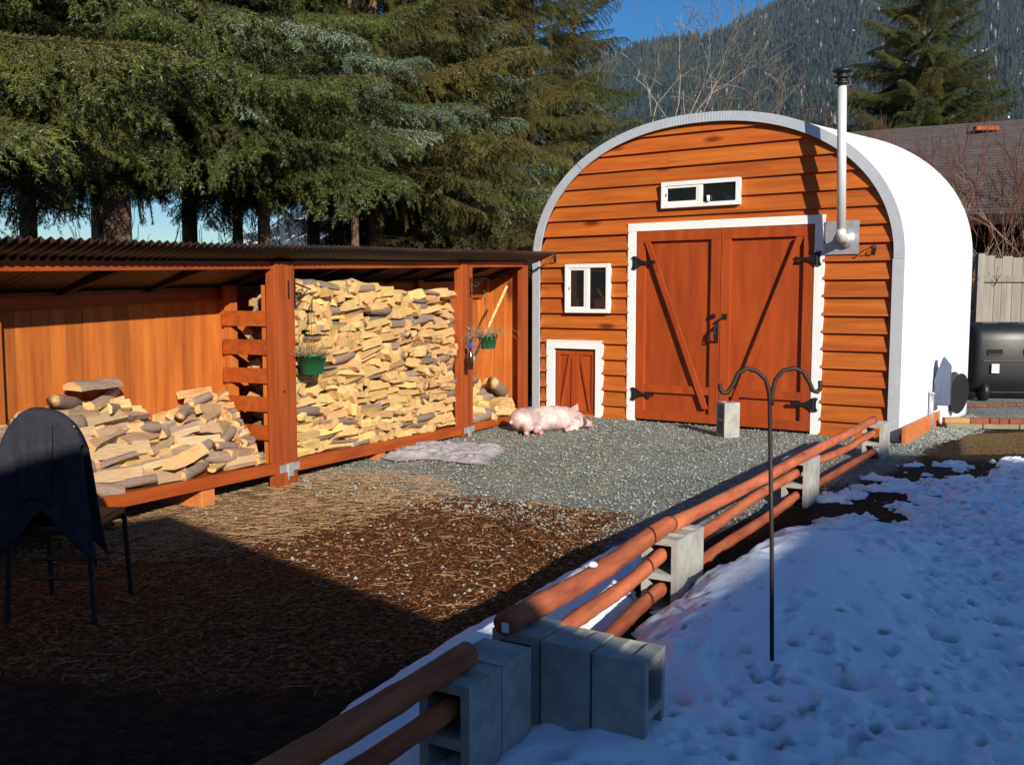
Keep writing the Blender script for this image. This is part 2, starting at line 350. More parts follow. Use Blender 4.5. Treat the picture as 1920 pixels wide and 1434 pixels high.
mo = G(1480, 1130); mound = .20*np.exp(-(((X-mo.x-.1)*FD.x+(Y-mo.y)*FD.y)/1.15)**2-(((X-mo.x)*FR.x+(Y-mo.y)*FR.y)/.62)**2)
Z = np.maximum(np.where(e1 > 0, .055*np.sqrt(np.clip(e1, 0, 1)), e1*.06), np.where(e2 > 0, (.085)*np.sqrt(np.clip(e2, 0, 1))+mound*np.clip(e2*1.3, 0, 1), e2*.06))
Z = np.maximum(Z, np.where(e3 > 0, .03*np.sqrt(np.clip(e3, 0, 1)), e3*.05))
Z += (fbm(X, Y, 2.0, 4, 3)-.5)*.05*np.clip(d2/.4, 0, 1)+(fbm(X, Y, 9.0, 5, 3)-.5)*.012
Z = np.where(far_, Z-.06, Z)
PIT_SHADE = np.zeros_like(Z)
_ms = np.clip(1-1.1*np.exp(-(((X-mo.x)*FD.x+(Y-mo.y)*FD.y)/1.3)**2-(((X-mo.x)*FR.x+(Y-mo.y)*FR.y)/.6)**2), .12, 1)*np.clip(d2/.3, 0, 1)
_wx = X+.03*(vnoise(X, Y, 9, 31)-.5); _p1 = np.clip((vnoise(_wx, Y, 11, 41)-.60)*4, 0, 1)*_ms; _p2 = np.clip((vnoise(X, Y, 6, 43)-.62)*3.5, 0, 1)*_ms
Z -= .020*_p1+.022*_p2; PIT_SHADE += .45*_p1*(vnoise(X, Y, 1.1, 3) > .45)+.35*_p2*(vnoise(X, Y, .9, 6) > .4)
rr = random.Random(3); trail = poly([(1640, 1010), (1800, 1040), (1920, 1100), (1850, 1434), (1500, 1434), (1650, 1150)])
for k in range(9500):
    cx, cy = rr.uniform(.5, 7.3), rr.uniform(1.5, 9.5)
    r = rr.uniform(.018, .042); dp = r*rr.uniform(.45, 1.0)
    ix = int((cx-sx[0])/GS); iy = int((cy-sy[0])/GS); w = 9
    if ix < w or iy < w or ix > len(sx)-w-1 or iy > len(sy)-w-1: continue
    inm = math.exp(-((cx-mo.x)**2+(cy-mo.y)**2)/1.2)
    if rr.random() < inm*1.0: continue
    S = (slice(ix-w, ix+w), slice(iy-w, iy+w)); a = rr.uniform(0, 3)
    u = (X[S]-cx)*math.cos(a)+(Y[S]-cy)*math.sin(a); v = -(X[S]-cx)*math.sin(a)+(Y[S]-cy)*math.cos(a)
    q = (u/r)**2+(v/(r*.65))**2
    Z[S] -= dp*np.exp(-q*q*.9)-dp*.22*np.exp(-(np.sqrt(q)-1.7)**2*3); PIT_SHADE[S] = np.maximum(PIT_SHADE[S], np.exp(-q*q*.8)*rr.uniform(.15, 1.0)**1.5)
for px, py in [(1738, 1088), (1725, 1150), (1765, 1200), (1850, 1210), (1410, 1085), (1465, 1100), (1475, 1115), (1590, 1290), (1430, 1430), (1600, 1405)]:
    c = G(px, py, .08); PIT_SHADE += .9*np.exp(-((X-c.x)/.05)**2-((Y-c.y)/.035)**2); q = ((X-c.x)/.07)**2+((Y-c.y)/.05)**2; Z -= .09*np.exp(-q)
I = np.arange(X.size).reshape(X.shape); Fg = np.stack([I[:-1, :-1], I[1:, :-1], I[1:, 1:], I[:-1, 1:]], -1).reshape(-1, 4)
zz = Z.ravel(); Fg = Fg[(zz[Fg] > -.02).any(1)]
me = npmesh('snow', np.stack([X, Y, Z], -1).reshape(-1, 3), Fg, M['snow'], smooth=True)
setattr_(me, 'dirt', np.clip((.030-Z)*6, 0, .5)*(PIT_SHADE < .2)+.62*np.clip(PIT_SHADE, 0, 1.2)+.22*np.exp(-(((X-G(1340,1150).x)**2+(Y-G(1340,1150).y)**2)/.05)))  # dirt in thin snow and pits, plus shade painted into the pits
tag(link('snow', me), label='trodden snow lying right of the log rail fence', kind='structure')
SX, SY, SZ = sx, sy, Z
def snowz(x, y):
    i = int((x-SX[0])/GS); j = int((y-SY[0])/GS)
    return float(SZ[i, j]) if 0 <= i < len(SX) and 0 <= j < len(SY) else 0
# ------------------------------------------------------------------ small scatter (stones, straw, chips)
def scatter(name, n, polyg, shape, mtl, lab, zoff=0, flt=None):
    xs = [p[0] for p in polyg]; ys = [p[1] for p in polyg]; V = []; Fs = []; c = 0; k = 0
    P = RNG.random((n*6, 2))*[max(xs)-min(xs), max(ys)-min(ys)]+[min(xs), min(ys)]
    P = P[sdist(P[:, 0], P[:, 1], polyg) > -.05]
    if flt is not None: P = P[flt(P)]
    P = P[:n]
    for x, y in P:
        vs, fs = shape(); a = random.random()*6.28; ca, sa = math.cos(a), math.sin(a)
        V += [(x+p[0]*ca-p[1]*sa, y+p[0]*sa+p[1]*ca, p[2]+zoff) for p in vs]; Fs += [tuple(i+c for i in f) for f in fs]; c += len(vs)
    me = bpy.data.meshes.new(name); me.from_pydata(V, [], Fs); me.materials.append(mtl)
    return tag(link(name, me), lab, kind='stuff')
def stone():
    r = random.uniform(.005, .011)*random.choice((1, 1, 1.5)); j = lambda: random.uniform(.6, 1.25)*r
    return [(j(), 0, 0), (0, j(), 0), (-j(), 0, 0), (0, -j(), 0), (random.uniform(-.3, .3)*r, 0, j()*.9)], [(0, 1, 4), (1, 2, 4), (2, 3, 4), (3, 0, 4)]
def stick(L0, L1, w):
    def f():
        L = random.uniform(L0, L1)/2; t = random.uniform(-.12, .12)*L; h = random.uniform(.002, .012)
        return [(-L, -w, h), (L, -w, h+t), (L, w, h+t), (-L, w, h), (-L, 0, h+w*1.4), (L, 0, h+t+w*1.4)], [(0, 1, 5, 4), (4, 5, 2, 3), (0, 4, 3), (1, 2, 5)]
    return f
def chip():
    a, b = random.uniform(.005, .015), random.uniform(.0025, .006); h = random.uniform(.002, .006)
    return [(-a, -b, 0), (a, -b*.6, 0), (a*.8, b, 0), (-a*.7, b*.8, 0), (0, 0, h+.004)], [(0, 1, 4), (1, 2, 4), (2, 3, 4), (3, 0, 4)]
scatter('gravel', 21000, gravP, stone, M['stone'], 'loose grey green gravel covering the yard')
scatter('gravel', 3000, poly([(1690, 845), (1690, 790), (1740, 765), (1830, 800), (1790, 822)]), stone, M['stone'], 'gravel beside the orange edging board')
scatter('gravel', 500, mulchP[2:9], stone, M['stone'], 'stones scattered over the brown mulch')
scatter('straw', 3600, strawP, stick(.04, .16, .0016), M['straw'], 'dry straw strewn in front of the woodshed')
scatter('straw', 900, poly([(560, 880), (900, 800), (1200, 830), (1100, 980), (500, 1000)]), stick(.03, .13, .0015), M['straw'], 'thin straw scattered on gravel')
scatter('straw', 700, mulchP, stick(.03, .12, .0015), M['straw'], 'straw bits in the dark mulch')
scatter('wood_chips', 6000, mulchP, chip, M['chip'], 'brown wood chips and mulch')
# ------------------------------------------------------------------ firewood meshes
def log_mesh(seed, kind):
    r = random.Random(seed); b = MB()
    if kind == 'round':
        n = 9; prof = [(math.cos(2*math.pi*i/n)*.5*r.uniform(.9, 1.08), math.sin(2*math.pi*i/n)*.5*r.uniform(.9, 1.08)) for i in range(n)]; barkset = set(range(n))
    elif kind == 'half':
        k = 5; prof = [(math.cos(math.pi*i/k)*.55, math.sin(math.pi*i/k)*.5-.12+r.uniform(-.03, .03)) for i in range(k+1)]; n = k+1; barkset = set(range(k))
    elif kind == 'wedge':
        prof = [(-.5, -.32), (.5, -.36+r.uniform(-.1, .1)), (.42, .02), (r.uniform(-.2, .25), .5)]; n = 4; barkset = {0} if r.random() < .5 else set()
        if r.random() < .4: barkset = {1}
    else:
        prof = [(-.5, -.42), (.45, -.5+r.uniform(0, .15)), (.5, .3), (.05, .5-r.uniform(0, .12)), (-.42, .38)]; n = 5; barkset = {2} if r.random() < .3 else set()
    R = 5; bend = r.uniform(-.12, .12); tw = r.uniform(-.25, .25)
    for i in range(R):
        t = i/(R-1)-.5; sc = 1-.12*abs(t)*r.random(); a = tw*t
        for y, z in prof:
            y2 = (y*math.cos(a)-z*math.sin(a))*sc+r.uniform(-.045, .045); z2 = (y*math.sin(a)+z*math.cos(a))*sc+bend*(4*t*t-.5)+r.uniform(-.045, .045)
            b.v.append((t+(r.uniform(-.025, .025) if i in (0, R-1) else 0), y2, z2))
    for i in range(R-1):
        for j in range(n):
            b.f.append((i*n+j, i*n+(j+1) % n, (i+1)*n+(j+1) % n, (i+1)*n+j)); b.m.append(1 if j in barkset else 0)
    b.f.append(tuple(range(n-1, -1, -1))); b.m.append(2); b.f.append(tuple((R-1)*n+j for j in range(n))); b.m.append(2)
    return b.mesh('log_'+kind, [M['split'], M['bark'], M['endgrain']], smooth=(kind == 'round'))
OLD = []
SPLIT = [log_mesh(i, 'wedge') for i in range(8)]+[log_mesh(20+i, 'slab') for i in range(8)]
BARKM = [log_mesh(40+i, 'half') for i in range(5)]+[log_mesh(60+i, 'round') for i in range(4)]
M['oldsplit'] = mat('aged_split_wood', (.62, .44, .25), .8, col2=(.36, .23, .13), nscale=(2, 22, 22), rand=.28, bump=.5, huer=.01, spec=.1)
for m_ in SPLIT[:14]+BARKM[5:]:
    c_ = m_.copy(); c_.materials[0] = M['oldsplit']; OLD.append(c_)
# ------------------------------------------------------------------ woodshed frame coordinates
WO = Vector((-1.914, 7.896, 0)); WA = math.radians(65.17)
WM = Matrix.Translation(WO) @ Matrix.Rotation(WA, 4, 'Z')
wz = lambda s: .205-.026*s          # floor top
bz = lambda s: 1.79+.033*s          # beam bottom
DP = .62
ws = empty('woodshed', WO, WA, 'long open woodshed of orange stained boards under a brown corrugated roof', 'woodshed')
def tilted(b, s0, s1, y0, y1, z0f, z1f, m=0):
    v = [(s, y, f(s)) for s in (s0, s1) for y in (y0, y1) for f in (z0f, z1f)]
    return b.add(v, [(0, 1, 3, 2), (4, 6, 7, 5), (0, 4, 5, 1), (2, 3, 7, 6), (0, 2, 6, 4), (1, 5, 7, 3)], m)
for a, c in ((-4.2, -.075), (.215, 3.17), (3.475, 4.9)):
    tilted(MB(), a, c, -.005, .035, bz, lambda s: bz(s)+.062).obj('beam', M['beam'], ws)
for a, c, lo in ((-4.2, -.075, .09), (.215, 3.17, .10), (3.475, 4.95, .085)):
    tilted(MB(), a, c, -.01, .03, lambda s: wz(s)-lo, wz).obj('floor_beam', M['beam'], ws)
for s0, s1, y0, zb in ((-.07, .075, -.03, -.02), (.08, .21, -.015, .0), (3.175, 3.325, -.02, 0), (3.33, 3.47, -.01, 0), (4.92, 5.05, 0, 0), (-4.3, -4.2, -.02, 0)):
    b = MB(); b.box((s0, y0, zb), (s1, y0+.09, bz((s0+s1)/2)+.06)); b.obj('post', M['post'], ws, bevel=.004)
for s0, s1 in ((.0, .14), (3.2, 3.33), (4.95, 5.04), (-4.25, -4.15), (-2.2, -2.1), (1.6, 1.7)):
    MB().box((s0, DP-.08, 0), (s1, DP-.002, 1.66+.033*s0)).obj('back_post', M['shedwood'], ws)
# floor deck, slats and feet
for k in range(4):
    y0 = .035+k*.14
    tilted(MB(), -4.2, 5.0, y0, y0+.125, lambda s: wz(s)-.045, lambda s: wz(s)-.012).obj('floor_plank', M['beam'], ws)
for s in (-3.3, -2.0, -.9, 1.5, 4.2):
    MB().box((s, .02, -.02), (s+.14, .5, wz(s)-.09)).obj('foot_block', M['orangewood'], ws, bevel=.005)
# back wall boards
r = random.Random(5); s = -4.2; k = 0
while s < 5.0:
    w_ = r.uniform(.125, .155); y0 = DP+r.uniform(0, .004)
    tilted(MB(), s+.002, s+w_-.002, y0, y0+.018, lambda q: wz(q)-.05, lambda q: 1.63+.033*q+(.02 if q < 3.4 else -.02)).obj('back_board', M['shedwood'], ws)
    s += w_
tilted(MB(), -4.2, 5.0, DP-.04, DP-.003, lambda q: 1.54+.033*q, lambda q: 1.625+.033*q).obj('back_rail', M['beam'], ws)
tilted(MB(), 4.3, 4.9, DP-.04, DP-.004, lambda q: 1.56, lambda q: 1.65).obj('back_rail', M['beam'], ws)
# slatted partition
for k in range(5):
    z1 = 1.45-.235*k
    MB().box((-.055, .06, z1-.125), (-.03, DP-.085, z1)).obj('slat', M['beam'], ws, bevel=.003)
for y in (.07, DP-.16): MB().box((-.028, y, .15), (.05, y+.07, 1.66)).obj('partition_stud', M['shedwood'], ws)
# rafters
for s in (-3.4, -2.5, -1.6, -.8, .05, .9, 1.8, 2.6, 3.3, 4.1, 4.9):
    z = 1.86+.033*s; b = MB(); b.prism([(s, z-.075), (s+.045, z-.075), (s+.045, z), (s, z)], .04, DP)
    for i in range(4, 8): b.v[i] = (b.v[i][0], b.v[i][1], b.v[i][2]-.3*(DP-.04)*.95)
    b.obj('rafter', M['rafter'], ws)
# end wall near metal shed
for k in range(4): MB().box((5.06, .1+k*.13, .1), (5.085, .1+k*.13+.125, 1.9-.04*k)).obj('end_board', M['shedwood'], ws)
# corrugated roof
wl = .070; n = int(9.7/(wl/6)); ss = -4.3+np.arange(n)*(wl/6)
cz = .011*np.sin(2*np.pi*ss/wl)
ny = 6; yy = np.linspace(-.26, DP+.12, ny)
V = np.array([[(a, y, 1.870+.033*a-(.40 if y < 0 else .34)*y+z+.003*math.sin(a*2.1)) for y in yy] for a, z in zip(ss, cz)]).reshape(-1, 3)
I = np.arange(n*ny).reshape(n, ny); Fg = np.stack([I[:-1, :-1], I[1:, :-1], I[1:, 1:], I[:-1, 1:]], -1).reshape(-1, 4)
ro = link('roof', npmesh('roof', V, Fg, M['brownroof'], smooth=True), ws); sd = ro.modifiers.new('thick', 'SOLIDIFY'); sd.thickness = .003
# metal post brackets
def bracket(s, zc, wd=.13):
    b = MB(); b.box((s-wd, -.038, zc-.03), (s+wd, -.034, zc+.035)); b.box((s-.035, -.042, zc-.075), (s+.045, -.038, zc+.04)); b.box((s-.025, -.046, zc-.1), (s-.02, -.036, zc+.03))
    return b.obj('post_bracket', M['galv'], ws)
bracket(.075, wz(0)-.055); bracket(3.32, wz(3.3)-.055)
b = MB(); b.box((.12, -.022, 1.55), (.135, -.016, 1.70)); b.obj('latch_plate', M['iron'], ws)
MB().box((.02, -.036, .78), (.035, -.03, .80)).obj('bolt', M['iron'], ws)
# ------------------------------------------------------------------ firewood
def put_log(me, s, y, z, L, w, h, ax=0, rz=0, ry=0, rx=0, label='', group='', name='split_log'):
    o = link(name, me)
    Mt = WM @ Matrix.Translation((s, y, z)) @ Matrix.Rotation(rz, 4, 'Z') @ Matrix.Rotation(ry, 4, 'Y') @ Matrix.Rotation(rx, 4, 'X') @ Matrix.Diagonal((L, w, h, 1))
    o.matrix_world = Mt; return tag(o, label, 'firewood', group)
r = random.Random(21); fill = []
OW = 'first second third fourth fifth sixth seventh eighth ninth tenth eleventh twelfth thirteenth fourteenth fifteenth sixteenth seventeenth eighteenth nineteenth twentieth twenty-first twenty-second twenty-third twenty-fourth twenty-fifth twenty-sixth twenty-seventh twenty-eighth'.split()
ORD = lambda n: OW[n-1]
def pick(r, pb):
    return (r.choice(BARKM), 'bark_log') if r.random() < pb else (r.choice(SPLIT), 'split_log')
LB = {('stack', 'split_log'): ('pale split firewood piece stacked in the full bay between two posts', 'split firewood in the full bay'),
      ('stack', 'bark_log'): ('bark covered grey brown log in the tall stack between two posts', 'bark logs in the full bay'),
      ('left', 'split_log'): ('split firewood piece in the low loose pile behind the towel draped chair', 'split firewood in the low left pile'),
      ('left', 'bark_log'): ('bark covered log in the low loose pile behind the towel draped chair', 'bark logs in the low left pile'),
      ('right', 'split_log'): ('split firewood piece in the small pile behind the sleeping pig', 'split firewood in the small right pile'),
      ('right', 'bark_log'): ('bark covered log in the small pile behind the sleeping pig', 'bark logs in the small right pile')}
cells = []
wav = lambda s, z: .045*math.sin(s*2.3+z*3+1)+.03*math.sin(s*5.1-z*4)
z = .0; row = 0
while z < 1.50:
    h = r.uniform(.050, .076); s = .225
    while s < 3.15:
        endon = r.random() < (.62 if (s < .8 and z > .7) else .38)
        L = r.uniform(.06, .11) if endon else r.uniform(.18, .42)
        L = min(L, 3.17-s)
        if L < .05: break
        cells.append((s+L/2, z+h/2, L, h, endon, row)); s += L*.98
    z += h*.94; row += 1
cnt = {}
for (s, zc, L, h, endon, row) in cells:
    f = min(1, zc/.2)*min(1, (1.55-zc)/.25+.3)
    zz = wz(s)+zc+wav(s, zc)*f
    top = bz(s)-.035-wz(s)
    if zc > top: continue
    me_, nm = pick(r, .20 if not endon else .12); hh = h*r.uniform(1.12, 1.5)
    cnt[row] = cnt.get(row, 0)+1; grp = LB[('stack', nm)][1]
    lab = f"{'bark covered log' if nm == 'bark_log' else ('split piece end on' if endon else 'long split piece')}, {ORD(cnt[row])} from left in the {ORD(row+1)} row up the full bay"
    yj = r.uniform(0, .11)*r.random()**.6
    if endon:
        put_log(me_, s, .16+yj, zz, .32, L*1.2, hh*1.1, rz=math.pi/2+r.uniform(-.25, .25), rx=r.uniform(0, 6.28), ry=r.uniform(-.08, .08), label=lab, group=grp, name=nm)
    else:
        wd = hh*r.uniform(1.0, 1.5); tl = -.10 if 1.2 < s < 2.3 and .6 < zc < 1.3 else 0
        put_log(me_, s, .04+wd/2+yj, zz, L*1.04, wd, hh*1.05, rz=r.uniform(-.10, .10), ry=r.uniform(-.12, .12)+tl, rx=r.uniform(-.5, .5)+r.choice((0, 0, math.pi)), label=lab, group=grp, name=nm)
# wood behind the front row: one mass
b = MB()
for k in range(560):
    s = r.uniform(.25, 3.12); zc = r.uniform(.04, 1.42)+wz(s); T = Matrix.Translation((s, r.uniform(.30, .42), zc)) @ Matrix.Rotation(r.uniform(-.2, .2), 4, 'Y') @ Matrix.Rotation(r.uniform(0, 3), 4, 'X')
    L, q = r.uniform(.1, .2), r.uniform(.03, .05); b.prism([(-L, -q), (L, -q*.8), (L*.98, q), (-L, q*.7)], -q, q, r.choice((0, 0, 1)), T)
tag(b.obj('firewood_fill', [M['split'], M['bark']], None), 'firewood behind the front row of the full bay', kind='stuff').matrix_world = WM
# left pile
def prof_left(s):
    pts = [(-4.2, .5), (-1.95, .50), (-1.7, .60), (-1.3, .62), (-1.1, .50), (-.85, .36), (-.65, .46), (-.4, .66), (-.22, .60), (-.05, .40)]
    for (a, za), (c, zc) in zip(pts, pts[1:]):
        if a <= s <= c: return za+(zc-za)*(s-a)/(c-a)
    return .4
def pile(key, s0, s1, prof, seed, lo=.22, hi=.42, thick=(.06, .105), pb=.25, y1=DP-.06, ymin=.07):
    r = random.Random(seed); z = 0; lay = 0
    while z < .75:
        h = r.uniform(.058, .080); rows = 0; lay += 1; cn = 0; yf = ymin+.55*(z/.75)**.9
        y = yf
        while y < y1 and rows < 1:
            s = s0+r.uniform(-.15, .05)
            while s < s1:
                L = r.uniform(lo, hi); mid = s+L/2
                if mid+L*.35 > s1: L = max(.12, (s1-mid)*1.6); mid = s1-L*.5
                if z+h*.5 < prof(mid):
                    me_, nm = pick(r, pb); me_ = r.choice(OLD) if key == 'left' and nm == 'split_log' else me_; th = r.uniform(*thick); grp = LB[(key, nm)][1]; cn += 1
                    lab = f"{'bark covered log' if nm == 'bark_log' else 'pale split log'}, {ORD(cn)} from left, {ORD(lay)} layer up the {'low left' if key == 'left' else 'small right'} pile"
                    put_log(me_, mid, y+th*.4, wz(mid)+z+h*.55, L, th*r.uniform(.9, 1.3), th, rz=r.uniform(-.6, .6), ry=r.uniform(-.24, .24), rx=r.uniform(0, 6.28), label=lab, group=grp, name=nm)
                s += L*r.uniform(.80, 1.0)
            y += .13; rows += 1
        z += h
pile('left', -3.0, -.10, prof_left, 5)
put_log(BARKM[1], -1.45, .47, wz(-1.9)+.68, .38, .17, .13, rz=.05, label='thick bark covered log lying on top of the left heap against the back boards', name='bark_log')
put_log(SPLIT[2], -1.0, .06, wz(-1)+.16, .46, .10, .09, rz=.15, ry=-.14, label='longest pale split log at the front edge of the low pile', name='split_log')
prof_r = lambda s: .38+.10*math.sin((s-3.3)*2.2)
pile('right', 3.5, 4.88, prof_r, 9, .24, .40, pb=.2, thick=(.09, .13))
for nm_, s0_, s1_, pf in (('left', -3.2, -.15, prof_left), ('right', 3.5, 4.85, prof_r)):
    r = random.Random(77); b = MB()
    for k in range(420 if nm_ == 'left' else 170):
        s = r.uniform(s0_, s1_); zc = r.uniform(.04, max(.06, pf(s)-.07)); y = .15+.50*(zc/.75)**.9+r.uniform(0, .25)
        if y > DP-.08: y = DP-.08
        T = Matrix.Translation((s, y, zc+wz(s))) @ Matrix.Rotation(r.uniform(-.3, .3), 4, 'Z') @ Matrix.Rotation(r.uniform(-.15, .15), 4, 'Y') @ Matrix.Rotation(r.uniform(0, 3), 4, 'X')
        L, q = r.uniform(.12, .2), r.uniform(.03, .05); b.prism([(-L, -q), (L, -q*.8), (L*.98, q), (-L, q*.7)], -q, q, r.choice((0, 0, 1)), T)
    tag(b.obj('firewood_fill', [M['split'], M['bark']], None), 'firewood underneath the '+('low left' if nm_ == 'left' else 'small right')+' pile', kind='stuff').matrix_world = WM
put_log(BARKM[6], 4.45, .15, wz(4.4)+.36, .42, .16, .16, rz=.15, ry=.35, label='fat round bark covered log slanting on the small right pile', name='bark_log')
put_log(BARKM[7], 3.78, .2, wz(4)+.48, .48, .11, .11, rz=.2, label='slim round log lying flat on the small right pile by the post', name='bark_log')
bpy.context.view_layer.update()
allw = [o for o in COL.objects if o.name.startswith('split_log')]
allw.sort(key=lambda o: -(o.matrix_world.to_scale().x*o.matrix_world.to_scale().z)/max(1, o.matrix_world.translation.length)**2)
b = MB()
for o in allw[295:]:
    b.add([o.matrix_world @ v.co for v in o.data.vertices], [tuple(p.vertices) for p in o.data.polygons], [p.material_index for p in o.data.polygons]); bpy.data.objects.remove(o)
tag(b.obj('small_firewood', [M['split'], M['bark'], M['endgrain']]), 'smallest split pieces wedged between the stacked firewood', kind='stuff')
b = MB(); b.lathe([(0, .012), (.012, .010), (.022, .002), (.02, -.006)], n=9); o = b.obj('snow_scrap', M['snow'], None, True); o.location = at(1136, 1072, at(1136, 1072, 3.75).y); SCRAP = o
# leaning stick
b = MB(); p0 = at(903, 640, 11.35); p1 = at(950, 537, 11.95); b.tube([p0+Vector((0, 0, -.55)), p1], .016, 6)
p = p1-p0
b = MB(); b.tube([p0-p*.9, p1], .017, 6); tag(b.obj('wooden_pole', M['split']), 'pale wooden pole leaning behind the second hanging pot', 'pole')
# ------------------------------------------------------------------ metal shed
SA = Vector((.3215, 13.139, 0)); SR = math.radians(-34); SW = 4.734
SM = Matrix.Translation(SA) @ Matrix.Rotation(SR, 4, 'Z'); SMi = SM.inverted()
def onS(px, py, off=0):       # point on plane y=off of shed frame
    d = SMi.to_3x3() @ ray(px, py); c = SMi @ Vector((0, 0, H)); return c+d*((off-c.y)/d.y)
shed = empty('arched_shed', SA, SR, 'arched white metal shed fronted with orange clapboards and double doors', 'shed')
def arch(t, inset=0):          # t 0..1 along outline from left ground to right ground
    HW, ZC, HH, E = SW/2-inset, 1.98, 1.77-inset, 2/2.15
    a = ZC; per = 2*a+5.6; q = t*per
    if q < a: return (inset, q)
    if q > per-a: return (SW-inset, per-q)
    th = math.pi*(1-(q-a)/5.6); c, s_ = math.cos(th), math.sin(th)
    return (SW/2+HW*math.copysign(abs(c)**E, c), ZC+HH*abs(s_)**E)
def archz(u, inset):
    HW, ZC, HH = SW/2-inset, 1.98, 1.77-inset; x = abs(u-SW/2)/HW
    if x >= 1: return 0 if x > 1.0001 else ZC
    return ZC+HH*(1-x**2.15)**(1/2.15)
# shell
LV = 3.05; K = 90; nr = 96
ts = np.linspace(0, 1, K); V = []
for i in range(nr+1):
    v = LV*i/nr; rip = .012 if i % 2 else 0
    for t in ts:
        u, z = arch(t, .004+rip); V.append((u+.068*v, v-.05, z*(1+.045*v/LV)))
V = np.array(V); I = np.arange((nr+1)*K).reshape(nr+1, K)
Fg = np.stack([I[:-1, :-1], I[:-1, 1:], I[1:, 1:], I[1:, :-1]], -1).reshape(-1, 4)
o = link('metal_shell', npmesh('metal_shell', V, Fg, M['roofmetal'], smooth=False), shed); sd = o.modifiers.new('t', 'SOLIDIFY'); sd.thickness = .004; sd.offset = -1
b = MB(); b.prism([(arch(t, .03)[0]+.22, arch(t, .03)[1]*1.03) for t in np.linspace(0, 1, 50)], LV-.1, LV-.07); b.obj('rear_wall', M['dark'], shed)
# plywood behind the boards, with door openings left shallow
b = MB(); b.prism([arch(t, .07) for t in np.linspace(0, 1, 60)], .03, .045); b.obj('wall_sheathing', M['dark'], shed)
# arch trim in overlapping pieces
def band(t0, t1, w, y0, y1, n, ridge, name='arch_trim'):
    b = MB(); prev = None
    for i in range(n+1):
        t = t0+(t1-t0)*i/n; a = arch(t, -.006); c = arch(t, w); rg = ridge*(i % 2)
        cur = len(b.v); b.v += [(a[0], y0-rg, a[1]), (c[0], y0-rg, c[1]), (a[0], y1, a[1]), (c[0], y1, c[1])]
        if prev is not None:
            p = prev; b.f += [(p, p+1, cur+1, cur), (p, cur, cur+2, p+2), (p+1, p+3, cur+3, cur+1), (p+2, cur+2, cur+3, p+3)]; b.m += [0]*4
        else: b.f.append((cur, cur+2, cur+3, cur+1)); b.m.append(0)
        prev = cur
    b.f.append((prev, prev+1, prev+3, prev+2)); b.m.append(0)
    return b.obj(name, M['trimmetal'], shed)
per = 2*1.98+5.6; ta = 1.98/per
band(.0, ta, .105, -.075, -.052, 8, 0, 'side_trim'); band(1-ta, 1, .115, -.075, -.052, 8, 0, 'side_trim')
band(ta, .36, .105, -.078, -.052, 150, .002); band(.357, .645, .105, -.084, -.056, 220, .002); band(.642, 1-ta, .105, -.078, -.052, 150, .002)
# clapboards
OPEN = [(1.425, 3.865, -1, 2.475), (.215, 1.05, -1, .99)]
def board(u0, u1, z0, z1, proud):
    cuts = {u0, u1}
    for a, c, lo, hi in OPEN:
        for x in (a, c):
            if u0 < x < u1: cuts.add(x)
    for x in np.linspace(u0, u1, max(2, int((u1-u0)/.06))) if (archz(u0, .1) < z1 or archz(u1, .1) < z1) else []: cuts.add(float(x))
    cuts = sorted(cuts); b = MB(); groups = []; cur = None
    for a, c in zip(cuts, cuts[1:]):
        lo = z0; mid = (a+c)/2
        for oa, oc, ol, oh in OPEN:
            if oa <= mid <= oc and oh > lo: lo = oh
        ha, hc = min(z1, archz(a+1e-4, .1)), min(z1, archz(c-1e-4, .1))
        if lo >= z1-.01 or (ha <= lo and hc <= lo): cur = None; continue
        ha, hc = max(ha, lo+.001), max(hc, lo+.001)
        if cur is None: cur = []; groups.append(cur)
        cur.append((a, c, lo, ha, hc))
    for g in groups:
        b = MB(); yf = lambda z: -.006-proud*(z1-z)/(z1-z0)
        for a, c, lo, ha, hc in g:
            b.add([(a, yf(lo), lo), (c, yf(lo), lo), (c, yf(hc), hc), (a, yf(ha), ha), (a, .025, lo), (c, .025, lo), (c, .025, hc), (a, .025, ha)],
                  [(0, 1, 2, 3), (4, 7, 6, 5), (0, 4, 5, 1), (3, 2, 6, 7)])
        a, c = len(g), len(b.v)
        b.f.append((0, 3, 7, 4)); b.m.append(0); e = len(b.v)-8; b.f.append((e+1, e+5, e+6, e+2)); b.m.append(0)
        b.obj('clapboard', M['siding'], shed)
r = random.Random(8); z = 0.0; zs = [0, .17]
while zs[-1] < 3.62: zs.append(zs[-1]+r.uniform(.193, .207))
for z0, z1 in zip(zs, zs[1:]):
    lo = .1; hi = SW-.1
    if z0 > 1.98:
        us = [u for u in np.linspace(.1, SW-.1, 500) if archz(u, .1) > z0]
        if len(us) < 4: continue
        lo, hi = us[0], us[-1]
    tr = .046 if z0 < 2.4 else .036
    if z0 > 2.5 and r.random() < .35:
        sp = r.uniform(lo+.8, hi-.8); board(lo, sp-.002, z0, z1, tr); board(sp+.002, hi, z0, z1, tr)
    else: board(lo, hi, z0, z1, tr)
def frame(u0, u1, z0, z1, w, y0, y1, name, parent, mt, bottom=True, wt=None):
    wt = wt or w
    MB().box((u0, y0, z1-wt), (u1, y1, z1)).obj(name, mt, parent, bevel=.003)
    MB().box((u0, y0+.002, z0), (u0+w, y1, z1-wt)).obj(name, mt, parent, bevel=.003)
    MB().box((u1-w, y0+.002, z0), (u1, y1, z1-wt)).obj(name, mt, parent, bevel=.003)
    if bottom: MB().box((u0+w, y0+.001, z0), (u1-w, y1, z0+w)).obj(name, mt, parent, bevel=.003)
frame(1.41, 3.88, -.0, 2.49, .115, -.047, .02, 'door_trim', shed, M['white'], False, .10)
frame(.20, 1.065, .0, 1.005, .115, -.047, .02, 'pet_door_trim', shed, M['white'], False, .115)
